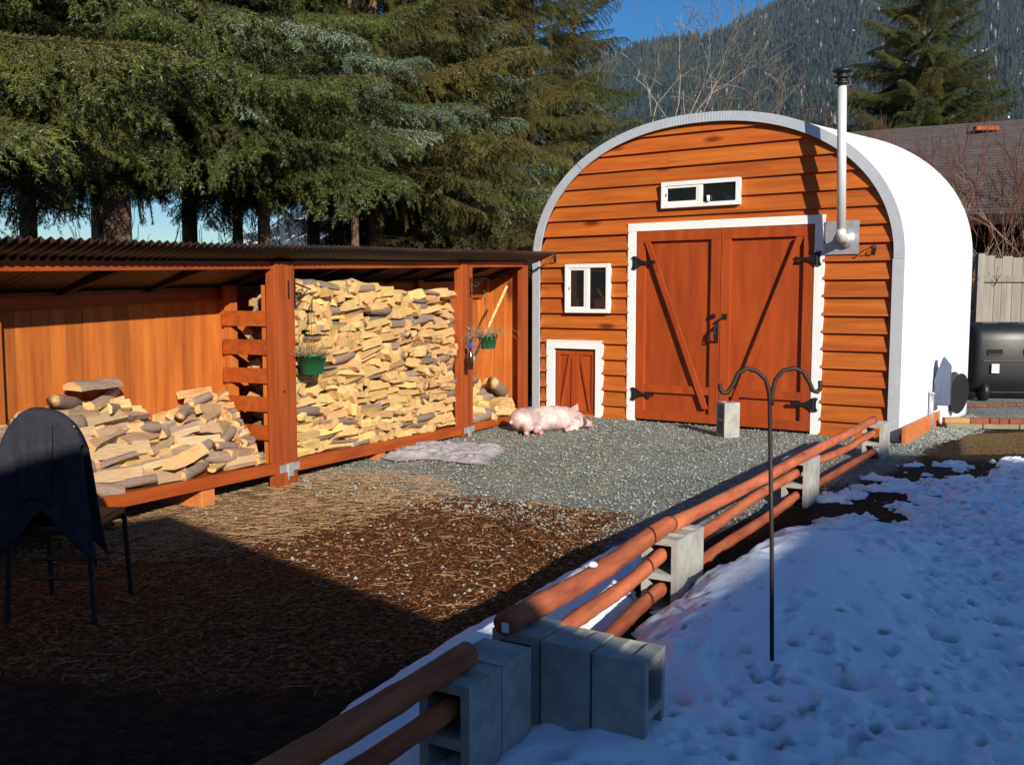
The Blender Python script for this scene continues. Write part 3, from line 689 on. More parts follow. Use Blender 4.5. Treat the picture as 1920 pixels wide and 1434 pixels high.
# double doors
YD = .006
def door(u0, u1, z0, z1, parent, k=1.0, flip=False, hinge=True, st=.12):
    d = MB().box((u0, YD, z0), (u1, YD+.02, z1)).obj('door', M['door'], parent)
    p = YD-.045*(k if k < 1 else 1); e = .0006
    MB().box((u0, p, z1-.125*k), (u1, YD-e, z1)).obj('door_rail', M['door'], d, bevel=.003)
    MB().box((u0, p, z0), (u1, YD-e, z0+.11*k)).obj('door_rail', M['door'], d, bevel=.003)
    MB().box((u0, p+.001, z0+.11*k), (u0+st*k, YD-e, z1-.125*k)).obj('door_stile', M['door'], d, bevel=.003)
    MB().box((u1-st*k, p+.001, z0+.11*k), (u1, YD-e, z1-.125*k)).obj('door_stile', M['door'], d, bevel=.003)
    a, c = u0+st*k, u1-st*k
    if k == 1:
        MB().box((a, p+.004, .375), (c, YD-e, .475)).obj('door_rail', M['door'], d, bevel=.003)
    zt, zb = z1-.13*k, z0+(.18 if k == 1 else .12*k); w = .085*k
    if flip: pts = [(c-w*.9, zt), (c, zt), (a+w*.9, zb), (a, zb)]
    else: pts = [(a, zt), (a+w*.9, zt), (c, zb), (c-w*.9, zb)]
    if k == 1:
        o = MB().prism(pts, p-.022, p+.0005).obj('door_brace', M['door'], d, bevel=.003)
    else: MB().prism(pts, p-.006, YD-e).obj('door_brace', M['door'], d)
    return d
dl = door(1.53, 2.645, .03, 2.385, shed); dr = door(2.652, 3.76, .03, 2.385, shed, flip=True)
def hinge(u, z, sgn, par):
    b = MB(); y0 = -.066
    T = Matrix.Translation((u, 0, z)) @ Matrix.Diagonal((sgn, 1, 1, 1))
    b.prism([(-.055, -.075), (-.02, -.085), (-.005, -.05), (-.005, .05), (-.02, .085), (-.055, .075), (-.035, .03), (-.035, -.03)], y0, y0+.006, 0, T)
    b.prism([(.01, -.075), (.03, -.06), (.08, -.028), (.13, -.018), (.20, -.018), (.24, -.03), (.275, 0), (.24, .03), (.20, .018), (.13, .018), (.08, .028), (.03, .06), (.01, .075)], y0, y0+.006, 0, T)
    b.tube([T @ Vector((0, y0, -.08)), T @ Vector((0, y0, .08))], .010, 8)
    return b.obj('hinge', M['iron'], par)
for z in (2.0, .345): hinge(1.535, z, 1, dl); hinge(3.80, z, -1, dr)
b = MB(); b.box((2.60, -.045, 1.02), (2.635, -.032, 1.28)); b.tube([(2.62, -.045, 1.24), (2.61, -.10, 1.20), (2.61, -.11, 1.13), (2.61, -.10, 1.07), (2.62, -.045, 1.03)], .012, 8)
b.tube([(2.60, -.06, 1.26), (2.66, -.075, 1.30), (2.71, -.06, 1.33)], .012, 8); b.box((2.68, -.045, 1.30), (2.74, -.032, 1.37)); b.tube([(2.57, -.03, 1.34), (2.57, -.06, 1.34)], .03, 10)
b.tube([(2.60, -.05, 1.18), (2.55, -.08, 1.16), (2.53, -.08, 1.04), (2.58, -.05, 1.03)], .008, 6); b.obj('door_latch', M['iron'], dl)
door(.335, .63, .02, .86, shed, .42, True, st=.14); door(.634, .935, .02, .86, shed, .42, False, st=.14)
MB().box((.31, -.04, 0), (.96, .02, .025)).obj('pet_door_sill', M['orangewood'], shed)
# windows
def window(u0, u1, z0, z1, open_l):
    y = -.072; w = MB().box((u0+.03, y+.012, z0+.03), (u1-.03, y+.03, z1-.03)).obj('window', M['white'], shed)
    frame(u0, u1, z0, z1, .05, y-.02, y+.05, 'window_frame', w, M['white'])
    mid = (u0+u1)/2+.01; fw = .055
    MB().box((mid-fw/2, y-.012, z0+.05), (mid+fw/2, y+.04, z1-.05)).obj('mullion', M['white'], w)
    a0, a1 = u0+.05, mid-fw/2
    frame(a0, a1, z0+.05, z1-.05, .030, y-.010, y+.012, 'sash', w, M['white'])
    MB().box((a0+.03, y+.002, z0+.08), (a1-.03, y+.006, z1-.08)).obj('pane', M['glass'], w)
    MB().box((mid+fw/2, y+.006, z0+.05), (u1-.05, y+.010, z1-.05)).obj('pane', M['glass'], w)
    MB().box((a0+.008, y-.015, (z0+z1)/2-.02), (a0+.02, y-.009, (z0+z1)/2+.02)).obj('window_latch', M['iron'], w)
    return w
window(.51, 1.17, 1.365, 1.998, 1); w2 = window(1.88, 2.885, 2.652, 2.968, 0)
tag(MB().lathe([(0, 0), (.02, 0), (.02, .07), (.017, .07), (.017, .01)], n=12).obj('cup', M['white'], None, True), 'tiny white cup in the upper window right pane', 'cup').location = SM @ Vector((2.50, -.100, 2.706))
# chimney
MB().box((3.885, -.060, 2.04), (4.255, -.054, 2.41)).obj('flashing_plate', M['galv'], shed)
SP = .285; pb_ = onS(1577, 442, -SP); pt = onS(1579, 160, -SP-.10)
b = MB(); b.tube([(pb_.x, -.06, pb_.z-.02), (pb_.x, -SP+.07, pb_.z-.02)], .052, 20); b.obj('flue_stub', M['steel'], shed, True)
b = MB(); b.tube([(pb_.x, -SP+.08, pb_.z-.02), (pb_.x, -SP+.02, pb_.z-.015), (pb_.x, -SP, pb_.z+.02), (pb_.x, -SP, pb_.z+.06)], .053, 20); b.obj('elbow', M['steel'], shed, True)
b = MB(); b.tube([(pb_.x, -SP, pb_.z+.05), (pt.x, pt.y, pt.z)], .048, 24); b.obj('flue_pipe', M['steel'], shed, True)
b = MB(); b.tube([(pb_.x, -.10, pb_.z-.02), (pb_.x, -.075, pb_.z-.02)], .10, 20); b.obj('flue_collar', M['galv'], shed, True)
b = MB(); c = (pt.x, pt.y, pt.z)
b.lathe([(0, .0), (.06, .0), (.075, .0), (.085, .02), (.07, .035), (.055, .04), (.055, .065), (.085, .07), (.09, .085), (.06, .10), (.06, .115), (.105, .13), (.108, .15), (.06, .175), (0, .18)], c, 24); b.obj('chimney_cap', M['iron'], shed, True)
# small scroll plant hooks on siding
def scroll(px, py, sgn):
    p = onS(px, py, -.05); b = MB(); u, z = p.x, p.z; y = -.045
    b.tube([(u, y, z+.03), (u, y, z-.09)], .008, 6); pts = []
    b.tube([(u, y, z+.02), (u+.0*sgn, y-.10, z+.015), (u+.06*sgn, y-.20, z+.01), (u+.07*sgn, y-.22, z+.03)], .006, 6)
    for i in range(14): a = i*.55; rr_ = .012+.0022*i; pts.append((u+.01*sgn*i*.3, y-.05-rr_*math.cos(a), z-.03+rr_*math.sin(a)))
    b.tube(pts, .005, 5); b.tube([(u, y, z-.08), (u+.03*sgn, y-.13, z-.01)], .006, 6)
    return b.obj('plant_hook', M['rust'], shed)
scroll(1042, 480, 1); scroll(1640, 462, 1)
# side edging board
g0, g1 = Vector((4.16, 10.22, -.02)), Vector((5.30, 11.93, .02)); dd = (g1-g0).normalized(); nn_ = Vector((dd.y, -dd.x, 0))
b = MB(); T = Matrix.Translation(g0) @ Matrix.Rotation(math.atan2(dd.y, dd.x), 4, 'Z')
b.box((0, -.04, 0), (2.0, 0, .20), 0, T); tag(b.obj('edging_board', M['orangewood'], bevel=.004), 'bright orange board laid on edge along the white shed wall', 'board')
b = MB(); b.box((2.03, .03, 0), (3.5, .06, .24), 0, T); tag(b.obj('edging_board', M['beam'], bevel=.004), 'dark red board on edge behind the orange one, in shade', 'board')
# ------------------------------------------------------------------ cinder blocks
def block_mesh():
    """block standing on end: height .39 (z), .19 x .19, two holes running along y"""
    b = MB(); w, h, d = .095, .39, .095
    xs = [-w, -w+.032, w-.032, w]; zs_ = [0, .034, .178, .212, .356, h]
    hole = lambda i, j: i == 1 and j in (1, 3)
    for i in range(3):
        for j in range(5):
            if hole(i, j): continue
            x0, x1, z0, z1 = xs[i], xs[i+1], zs_[j], zs_[j+1]
            for y, o_ in ((-d, 0), (d, 1)):
                v = [(x0, y, z0), (x1, y, z0), (x1, y, z1), (x0, y, z1)]; b.add(v, [(0, 1, 2, 3)] if not o_ else [(3, 2, 1, 0)])
    for j in (1, 3):
        x0, x1, z0, z1 = xs[1], xs[2], zs_[j], zs_[j+1]
        v = [(x0, -d, z0), (x1, -d, z0), (x1, -d, z1), (x0, -d, z1), (x0, d, z0), (x1, d, z0), (x1, d, z1), (x0, d, z1)]
        b.add(v, [(0, 4, 5, 1), (1, 5, 6, 2), (2, 6, 7, 3), (3, 7, 4, 0)])
    v = [(-w, -d, 0), (-w, d, 0), (-w, d, h), (-w, -d, h)]; b.add(v, [(0, 3, 2, 1)])
    v = [(w, -d, 0), (w, d, 0), (w, d, h), (w, -d, h)]; b.add(v, [(0, 1, 2, 3)])
    # ends with shallow frog
    b.add([(-w, -d, 0), (w, -d, 0), (w, d, 0), (-w, d, 0)], [(3, 2, 1, 0)])
    q = .035
    b.add([(-w, -d, h), (w, -d, h), (w, -q, h), (-w, -q, h)], [(0, 1, 2, 3)]); b.add([(-w, q, h), (w, q, h), (w, d, h), (-w, d, h)], [(0, 1, 2, 3)])
    b.add([(-w, -q, h), (w, -q, h), (w, -q+.01, h-.012), (-w, -q+.01, h-.012), (-w, q-.01, h-.012), (w, q-.01, h-.012), (w, q, h), (-w, q, h)], [(0, 1, 2, 3), (3, 2, 5, 4), (4, 5, 6, 7)])
    return b.mesh('cinder_block', M['block'])
BLK = block_mesh()
FA = math.atan2(FD.y, FD.x)-math.pi/2       # rotation so that local y runs along the fence
def blk(p, rz, label, z=0., group=None, tilt=0):
    o = link('cinder_block', BLK, None, (p.x, p.y, z), (tilt, 0, rz)); md = o.modifiers.new('bv', 'BEVEL'); md.width = .004; md.segments = 1
    return tag(o, label, 'cinder block', group)
def pillar(corner, z, l1, l2):
    c = corner-FR*.097+FD*.097
    blk(c, FA+.02, l1, z); blk(c+FD*.194, FA-.03, l2, z-.006)
P1 = G(1268, 1135+12); P2 = G(1512, 952); P3 = G(1654, 862)
pillar(P1, -.03, 'front cinder block of the sunlit pillar nearest the snow mound', 'rear cinder block of the sunlit pillar nearest the snow mound')
pillar(P2, -.04, 'front cinder block of the middle fence pillar', 'rear cinder block of the middle fence pillar')
pillar(P3, -.05, 'front cinder block of the pillar at the shed corner', 'rear cinder block of the pillar at the shed corner')
PA = G(1010, 1195, .37); PA.z = 0      # top front-right corner of hollow block under top rail end
ca = PA-FR*.097+FD*.097
blk(ca, FA, 'shaded cinder block holding up the cut end of the top log rail', -.02)
blk(ca+FR*.2+FD*-.0, FA+math.pi/2, 'shaded cinder block in the middle of the gate end row of three', -.03)
blk(ca+FR*.4+FD*-.004, FA+math.pi/2+.03, 'shaded cinder block at the snow side end of the row of three', -.035)
PD = G(880, 1290, .36); PD.z = 0; cd = PD-FR*.097+FD*.097
blk(cd, FA, 'nearest shaded cinder block with the dark rails running into it', -.03); blk(cd+FD*.196, FA, 'shaded cinder block behind the nearest one, left of the gap', -.025)
db = G(1352, 821); blk(db+Vector((.10, .12, 0)), math.radians(-74), 'single pale cinder block standing before the shed doors', 0)
# log rails
def railobj(p0, p1, rad, label, seed):
    r = random.Random(seed); n = 34; L = (p1-p0).length; b = MB(); pts = []; rs = []
    for i in range(n+1):
        t = i/n; pts.append(Vector((L*t, .006*math.sin(t*5+seed), .008*math.sin(t*7+seed*2)-.01*math.sin(math.pi*t)))); rs.append(rad*(1+.025*math.sin(i*1.1+seed)+r.uniform(-.015, .015)+(.07 if r.random() < .12 else 0)))
    b.tube(pts, rs, 14)
    o = b.obj('log_rail', M['rail'], None, True); o.location = p0
    o.rotation_mode = 'QUATERNION'; o.rotation_quaternion = (p1-p0).to_track_quat('X', 'Z'); return tag(o, label, 'log rail', 'log rails of the cinder block fence')
ctr = lambda P: P-FR*.097
zt = .39-.02+.045
A0 = ca-FD*.16; A1 = ctr(P1)+FD*.14; A2 = ctr(P2)+FD*.20; A3 = ctr(P3)+FD*.05
tag(SCRAP, 'small lump of white snow stuck on the nearest top rail', 'snow lump')
top0 = A0+Vector((0, 0, .37+.043)); top1 = A1+Vector((0, 0, .36+.045)); top3 = A3+Vector((0, 0, .34+.043))
railobj(top0, top1, .043, 'nearest sunlit top rail whose cut end lies in shade', 1)
railobj(top1+FD*.01+FR*.012, top3, .037, 'long far top rail reaching the shed corner', 2)
for k, z in ((0, .285-.02), (1, .107-.02)):
    nm = ('middle', 'bottom')[k]
    o = lambda P, e, dz=0: ctr(P)+FD*e+Vector((0, 0, z+dz))
    railobj(ca+FD*.02+Vector((0, 0, z)), o(P1, .08), .034, f'nearest sunlit {nm} rail between the shaded blocks and the first bright pillar', 3+k)
    railobj(o(P1, .2), o(P2, .08, -.01), .033, f'{nm} rail between the first bright pillar and the middle pillar', 5+k)
    railobj(o(P2, .2, -.01), o(P3, .06, -.02), .032, f'{nm} rail between the middle pillar and the shed corner pillar', 7+k)
e0 = cd-FD*2.6
railobj(e0+Vector((0, 0, .36+.04)), cd+FD*.05+Vector((0, 0, .36+.042)), .042, 'dark top rail in shade at the bottom of the view', 9)
railobj(e0+Vector((0, 0, .25)), cd+FD*.02+Vector((0, 0, .25)), .034, 'dark lower rail in shade at the bottom of the view', 10)
t_ = .42; SCRAP.location = top0.lerp(top1, t_)+Vector((.01, -.012, .042))
b = MB(); b.box((-.014, -.0015, -.017), (.014, .0015, .017)); lb = b.obj('price_tag', M['white']); lb.location = top0-FD*.0025+Vector((0, 0, -.005)); lb.rotation_euler = (0, 0, FA); tag(lb, 'small white paper tag on the cut end of the top rail', 'tag')
# ------------------------------------------------------------------ shepherd hook
hp = G(1449, 1262, .09); hb = empty('shepherd_hook', (hp.x, hp.y, 0), 0, 'double shepherd hook of thin dark steel standing in the snow', 'garden hook')
top = at(1443, 735, hp.y); tv = top-Vector((hp.x, hp.y, 0))
b = MB(); b.tube([(0, 0, -.05), (tv.x*.5+.003, 0, tv.z*.5), (tv.x, 0, tv.z)], .0085, 8); b.obj('rod', M['rust'], hb, True)
def pxoff(px, py): p = at(px, py, hp.y); return (p.x-hp.x, 0, p.z)
for pts in ([(1444, 760), (1442, 735), (1436, 712), (1420, 696), (1400, 690), (1384, 700), (1374, 722), (1364, 736), (1354, 736), (1350, 728), (1350, 719)],
            [(1447, 760), (1448, 735), (1454, 712), (1468, 695), (1490, 690), (1506, 697), (1518, 718), (1524, 732), (1532, 735), (1538, 729), (1538, 714)]):
    P = [pxoff(*p) for p in pts]; Q = []
    for i in range(len(P)-1):
        for t in (0, .5): Q.append(tuple(P[i][k]*(1-t)+P[i+1][k]*t for k in range(3)))
    Q.append(P[-1]); b = MB(); b.tube(Q, .0085, 8); b.obj('hook_arm', M['rust'], hb, True)
# ------------------------------------------------------------------ chair with towel
cb = empty('chair', (at(84, 800, 4.55).x, 4.75, 0), math.radians(180), 'dark metal chair in shade with a grey towel over its back', 'chair')
for x, y in ((-.22, -.2), (.22, -.2), (-.21, .2), (.21, .2)):
    b = MB(); b.tube([(x*.95, y*1.15, 0), (x*.9, y, .44)] if y < 0 else [(x*1.0, y*1.1, 0), (x*.9, y, .44), (x*.75, y+.02, .93)], .014, 8); b.obj('leg', M['iron'], cb)
MB().box((-.20, -.22, .43), (.20, .22, .47)).obj('seat', M['iron'], cb, bevel=.012)
MB().box((-.16, .20, .55), (.16, .235, .96)).obj('backrest', M['iron'], cb, bevel=.012)
for z in (.15, .25): MB().tube([(-.2, 0, z), (.2, 0, z)], .009, 6).obj('stretcher', M['iron'], cb)
# towel: inverted U over the back
def towel(w0, w1, zt, drop_f, drop_b, y0, thick, amp, seed, gap=0):
    nu, nv = 60, 40; V = []; tot = drop_f+drop_b+.06
    for j in range(nv+1):
        t = j/nv; q = t*tot
        for i in range(nu+1):
            u = i/nu*2-1; side = -1 if q < drop_f else 1
            down = (drop_f-q) if q < drop_f else max(0, q-drop_f-.06)
            wloc = (w0+(w1-w0)*min(1, down/.6))/2
            dome = .16*abs(u)**3.2*(w0/.35)
            z = zt-dome-down*(1-.10*u*u)
            if gap and side == gap: z += .16*math.exp(-(u/.36)**2)*(down/max(drop_b, .01))**2
            fold = amp*math.sin(u*7+seed)*min(1, down/.15)+amp*.6*math.sin(u*13+seed*2+down*3)*min(1, down/.2)
            y = y0+side*(.03+thick)*(1 if down > 0 else math.cos(math.pi*(q-drop_f)/.06)*side*-1 if False else 1)+fold+side*.04*min(1, down)
            if down == 0: y = y0
            V.append((u*wloc+.008*math.sin(down*7+u*2), y, z))
    V = np.array(V); I = np.arange((nu+1)*(nv+1)).reshape(nv+1, nu+1); Fg = np.stack([I[:-1, :-1], I[:-1, 1:], I[1:, 1:], I[1:, :-1]], -1).reshape(-1, 4)
    o = link('towel', npmesh('towel', V, Fg, M['towel'], smooth=True)); s = o.modifiers.new('t', 'SOLIDIFY'); s.thickness = .008; return o
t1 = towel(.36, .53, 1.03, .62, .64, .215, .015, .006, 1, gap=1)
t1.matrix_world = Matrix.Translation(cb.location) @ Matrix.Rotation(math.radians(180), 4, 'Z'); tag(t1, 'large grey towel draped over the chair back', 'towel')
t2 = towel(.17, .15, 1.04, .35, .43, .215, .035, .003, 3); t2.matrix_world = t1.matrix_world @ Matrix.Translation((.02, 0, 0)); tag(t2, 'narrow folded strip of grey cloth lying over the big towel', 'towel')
# ------------------------------------------------------------------ cloth on the gravel
cp = [G(*p) for p in [(712, 858), (735, 846), (800, 836), (870, 833), (948, 841), (940, 852), (918, 862), (915, 872), (850, 868), (800, 862), (745, 866)]]
cx = np.linspace(-1.5, .1, 150); cy = np.linspace(8.7, 10.0, 120); X, Y = np.meshgrid(cx, cy, indexing='ij')
D = sdist(X, Y, [(p.x, p.y) for p in cp])+(fbm(X, Y, 7, 3)-.5)*.06
rg = np.abs(fbm(X*1.0+Y*.6, Y*1.4-X*.3, 5.5, 2, 3)-.5)*2; Z = np.clip(D*8, -1, 1)*.03+.010+(1-rg)**6*.04*np.clip(D*12, 0, 1)+(fbm(X, Y, 3, 8)-.4)*.035*np.clip(D*9, 0, 1)
I = np.arange(X.size).reshape(X.shape); Fg = np.stack([I[:-1, :-1], I[1:, :-1], I[1:, 1:], I[:-1, 1:]], -1).reshape(-1, 4); Fg = Fg[(D.ravel()[Fg] > -.012).all(1)]
tag(link('blanket', npmesh('blanket', np.stack([X, Y, Z], -1).reshape(-1, 3), Fg, M['cloth'], smooth=True)), 'crumpled pale mauve blanket lying on the gravel before the stack', 'blanket')
# ------------------------------------------------------------------ pig
def blob_body():
    bm = bmesh.new()
    def ell(c, r, rot=(0, 0, 0)):
        T = Matrix.Translation(c) @ Matrix.Rotation(rot[2], 4, 'Z') @ Matrix.Rotation(rot[1], 4, 'Y') @ Matrix.Rotation(rot[0], 4, 'X') @ Matrix.Diagonal((*r, 1))
        bmesh.ops.create_icosphere(bm, subdivisions=3, radius=1, matrix=T)
    def limb(pts, rs):
        for (p, q), (a, c) in zip(zip(pts, pts[1:]), zip(rs, rs[1:])):
            p, q = Vector(p), Vector(q); n = max(2, int((q-p).length/(min(a, c)*.5)))
            for i in range(n+1):
                t = i/n; w = a+(c-a)*t; ell(p.lerp(q, t), (w, w, w))
    ell((.16, .02, .15), (.165, .19, .155)); ell((.27, 0, .155), (.19, .20, .16)); ell((.44, -.04, .155), (.27, .215, .165)); ell((.60, -.01, .155), (.22, .195, .16)); ell((.74, .02, .15), (.16, .165, .145))
    ell((.84, .02, .135), (.13, .13, .125)); ell((.92, .0, .12), (.105, .11, .105), (0, 0, -.2)); ell((.97, -.05, .085), (.07, .065, .065))
    limb([(.96, -.02, .10), (1.03, -.07, .07), (1.075, -.10, .06)], [.075, .052, .042])
    ell((.90, -.09, .075), (.075, .06, .06)); ell((.84, -.10, .09), (.09, .08, .08))
    # hind legs
    limb([(.16, -.06, .10), (.12, -.20, .075), (.07, -.27, .05), (.045, -.335, .035)], [.10, .062, .040, .032])
    limb([(.26, -.10, .10), (.24, -.23, .07), (.20, -.29, .045), (.225, -.36, .033)], [.10, .060, .038, .030])
    # fore legs
    limb([(.70, -.10, .09), (.76, -.20, .07), (.70, -.275, .045), (.63, -.30, .035)], [.08, .052, .038, .030])
    limb([(.74, -.06, .07), (.82, -.18, .05), (.79, -.25, .035)], [.06, .042, .032])
    limb([(.0, .03, .14), (-.03, .0, .12), (-.02, -.04, .10)], [.018, .012, .008])
    me = bpy.data.meshes.new('body'); bm.to_mesh(me); bm.free(); return me
pg = empty('pig', (.0, 11.16, 0), math.radians(24), 'pale pink pig asleep on its side on gravel by the little door', 'pig')
o = link('body', blob_body(), pg); rm = o.modifiers.new('r', 'REMESH'); rm.mode = 'VOXEL'; rm.voxel_size = .010; rm.use_smooth_shade = True
sm_ = o.modifiers.new('s', 'SMOOTH'); sm_.factor = .6; sm_.iterations = 9
dg = bpy.context.evaluated_depsgraph_get(); nm = bpy.data.meshes.new_from_object(o.evaluated_get(dg)); o.modifiers.clear(); o.data = nm; nm.name = 'body'
nm.materials.clear()
for k in ('pig', 'pigpink', 'pigdark'): nm.materials.append(M[k])
pc = np.zeros(len(nm.polygons)*3); nm.polygons.foreach_get('center', pc); pc = pc.reshape(-1, 3); idx = np.zeros(len(pc), int)
idx[(pc[:, 0] > 1.045)] = 1; idx[(pc[:, 1] < -.33)] = 1
dk = (((pc[:, 0]-.985)/.030)**2+((pc[:, 2]-.095)/.055)**2 < 1) & (pc[:, 1] < -.05); idx[dk] = 2
idx[(((pc[:, 0]-1.09)/.02)**2+((pc[:, 2]-.07)/.012)**2 < 1)] = 2
nm.polygons.foreach_set('material_index', idx.astype(np.int32)); nm.polygons.foreach_set('use_smooth', np.ones(len(pc), bool)); nm.update()
def ear(base, tip, w, nrm):
    base, tip, nrm = Vector(base), Vector(tip), Vector(nrm); side = (tip-base).cross(nrm).normalized(); b = MB(); V = []
    for i in range(7):
        t = i/6; ww = w*(1-t**1.6)*(.8+.5*math.sin(math.pi*min(1, t*1.1)))
        for j in range(5): q = j/4*2-1; V.append(base.lerp(tip, t)+side*ww*q+nrm*(.018*(1-q*q)*(1-t)))
    b.add(V, [(i*5+j, i*5+j+1, (i+1)*5+j+1, (i+1)*5+j) for i in range(6) for j in range(4)])
    o = b.obj('ear', M['pig'], pg, True); s = o.modifiers.new('t', 'SOLIDIFY'); s.thickness = .007
pg.scale = (.92, .92, .92)
ear((.84, -.03, .20), (.895, -.09, .335), .075, (.25, -1, .1)); ear((.88, .07, .18), (.95, .08, .29), .055, (.4, -1, .2))
b = MB(); b.tube([(.945, -.093, .155), (.965, -.092, .15), (.985, -.085, .14)], .006, 6); b.obj('closed_eye', M['pigdark'], pg, True)
for p, q in (((.045, -.335, .034), (.03, -.365, .026)), ((.225, -.36, .032), (.235, -.39, .024)), ((.63, -.30, .033), (.60, -.305, .026))):
    b = MB(); b.tube([p, q], [.033, .026], 8); b.obj('hoof', M['pigpink'], pg, True)
# ------------------------------------------------------------------ hanging pots
def pot(px, py, Yd, rad, hgt, zr, label, seed, tilt, long_):
    p = at(px, py, Yd); t = empty('hanging_basket', p, seed, label, 'hanging pot'); t.rotation_euler = (tilt, tilt*.6, seed)
    b = MB(); b.lathe([(rad*.70, -hgt), (rad*.97, -.015), (rad*1.06, -.015), (rad*1.06, .008), (rad*1.0, .008), (rad*.93, -.012), (rad*.66, -hgt+.01), (0, -hgt+.01)], n=28); b.add([(rad*.7*math.cos(a*.2244), rad*.7*math.sin(a*.2244), -hgt) for a in range(28)], [tuple(range(27, -1, -1))])
    b.obj('pot', M['green'], t, True)
    b = MB(); b.lathe([(0, -.03), (rad*.9, -.035)], n=20); b.obj('soil', M['twig'], t)
    hk = .40
    for k in range(3):
        a = k*2.09+.4; b = MB(); b.tube([(rad*math.cos(a), rad*math.sin(a), 0), (rad*.15*math.cos(a), rad*.15*math.sin(a), hk*.75), (0, 0, hk)], .0022, 5); b.obj('wire', M['green'], t)
    b = MB(); b.tube([(0, 0, hk-.05), (0, 0, hk+.05), (.018, 0, hk+.085), (0, 0, hk+.11), (-.015, 0, hk+.09)], .006, 6); b.obj('hanger', M['green'], t, True)
    r = random.Random(int(seed*10)); b = MB()
    for k in range(90):
        a = r.uniform(0, 6.28); q = rad*math.sqrt(r.random())*.9; x, y = q*math.cos(a), q*math.sin(a); P = [Vector((x, y, -.03))]
        L = r.uniform(.05, .24) if not (long_ and k % 2) else r.uniform(.15, .40); dv = Vector((x*2+r.uniform(-.3, .3)*.1, y*2, r.uniform(.10, .2)))*1.2
        for i in range(5):
            P.append(P[-1]+dv.normalized()*L/5); dv += Vector((r.uniform(-.08, .08), r.uniform(-.08, .08), -.10 if long_ and k % 2 else -.01))
            if long_ and k % 2: dv.x -= .06
        b.tube(P, [.0032, .003, .0028, .0025, .002, .0015], 4)
    tag(b.obj('dead_stems', M['straw'], t), kind='stuff'); return t
q1 = pot(585, 664, 8.13, .128, .165, 1.1, 'green plastic hanging pot of dead stalks before the full wood bay', .3, .02, False)
q2 = pot(914, 629, 10.95, .112, .15, 1.1, 'tilted green hanging pot with trailing dry roots by the second post', 1.1, -.06, True)
def wbr(s, z, tops, Yd, px):
    b = MB(); a = WM @ Vector((s, -.02, z)); e = at(*tops, Yd)
    b.tube([a+Vector((0, 0, .02)), e], .007, 6); b.tube([a+Vector((0, 0, -.14)), a.lerp(e, .5)+Vector((0, 0, -.06)), a.lerp(e, .8)+Vector((0, 0, -.01))], .006, 6); b.tube([a+Vector((0, 0, .05)), a+Vector((0, 0, -.17))], .009, 6)
    pts = [a.lerp(e, .35)+Vector((.035*math.cos(i*.6)*(1-i/14), 0, -.05+.035*math.sin(i*.6)*(1-i/14))) for i in range(12)]; b.tube(pts, .004, 5); return b
wbr(.205, 1.66, (583, 543), 8.13, 0).obj('plant_bracket', M['iron'], None).name = 'plant_bracket'
tag(bpy.data.objects['plant_bracket'], 'black iron bracket on the first post holding the green pot', 'bracket')
o = wbr(3.40, 1.74, (912, 522), 10.95, 0).obj('plant_bracket', M['iron'], None); tag(o, 'black iron scroll bracket on the second post beside the small bay', 'bracket')
p = at(882, 655, 10.7); b = MB(); b.lathe([(0, -.17), (.03, -.17), (.034, -.10), (.030, -.02), (.014, .02), (.014, .06)], n=14, m=0); b.lathe([(.0, .06), (.022, .065), (.026, .09), (.015, .12), (0, .125)], n=14, m=1)
o = b.obj('bird_feeder', [M['amber'], M['bluegl']], None, True); o.location = p-Vector((0, 0, .05)); tag(o, 'dark glass bird feeder with blue top hung at the second post', 'bird feeder')
b = MB(); b.tube([(0, 0, .12), (.01, 0, .5), (0.02, 0, .62)], .002, 5); b.obj('wire', M['iron'], o)
# dry clump under bracket on post 2
r = random.Random(4); b = MB(); c0 = WM @ Vector((3.32, -.03, .92))
for k in range(120):
    P = [c0+Vector((r.uniform(-.08, .12), r.uniform(-.02, .0), r.uniform(-.05, .35)))]; dv = Vector((r.uniform(-1, 1), r.uniform(-.4, 0), r.uniform(-1, .3)))
    for i in range(4): P.append(P[-1]+dv.normalized()*r.uniform(.02, .05)); dv += Vector((r.uniform(-.9, .9), r.uniform(-.3, .3), r.uniform(-.8, .3)))
    b.tube(P, .0018, 3)
tag(b.obj('dead_vine', M['tantwig']), 'dry tangled vine hanging against the second post', 'dead vine')
# ------------------------------------------------------------------ brick edging
ed = empty('brick_edging', (5.2, 11.55, 0), math.radians(-6), 'low edging of red and tan bricks on concrete pavers right of the shed', 'edging')
x = 0
for k, (w_, mt) in enumerate([(.30, 'bricktan'), (.22, 'brickred'), (.11, 'brickred'), (.11, 'brickred'), (.23, 'brickred'), (.20, 'paver'), (.22, 'brickred'), (.22, 'brickred'), (.22, 'brickred')]):
    o = MB().box((x, -.05, .062), (x+w_-.008, .055, .125)).obj('brick', M[mt], ed, bevel=.006); o.rotation_euler = (0, 0, random.uniform(-.02, .02)); x += w_
    if mt == 'bricktan': tag(o, 'tan brick')
for k in range(4): MB().box((.02+k*.42, -.06, 0), (.02+k*.42+.41, .12, .06)).obj('paver', M['paver'], ed, bevel=.006)
# dirt behind bricks: gravel level kept. second row of red edging bricks further back
ed2 = empty('brick_edging', (6.9, 13.9, 0), math.radians(8), 'thin line of red bricks sunk in gravel before the black bin', 'edging')
for k in range(9): MB().box((k*.22-.9, -.04, 0), (k*.22-.69, .05, .03)).obj('brick', M['brickred'], ed2, bevel=.004)
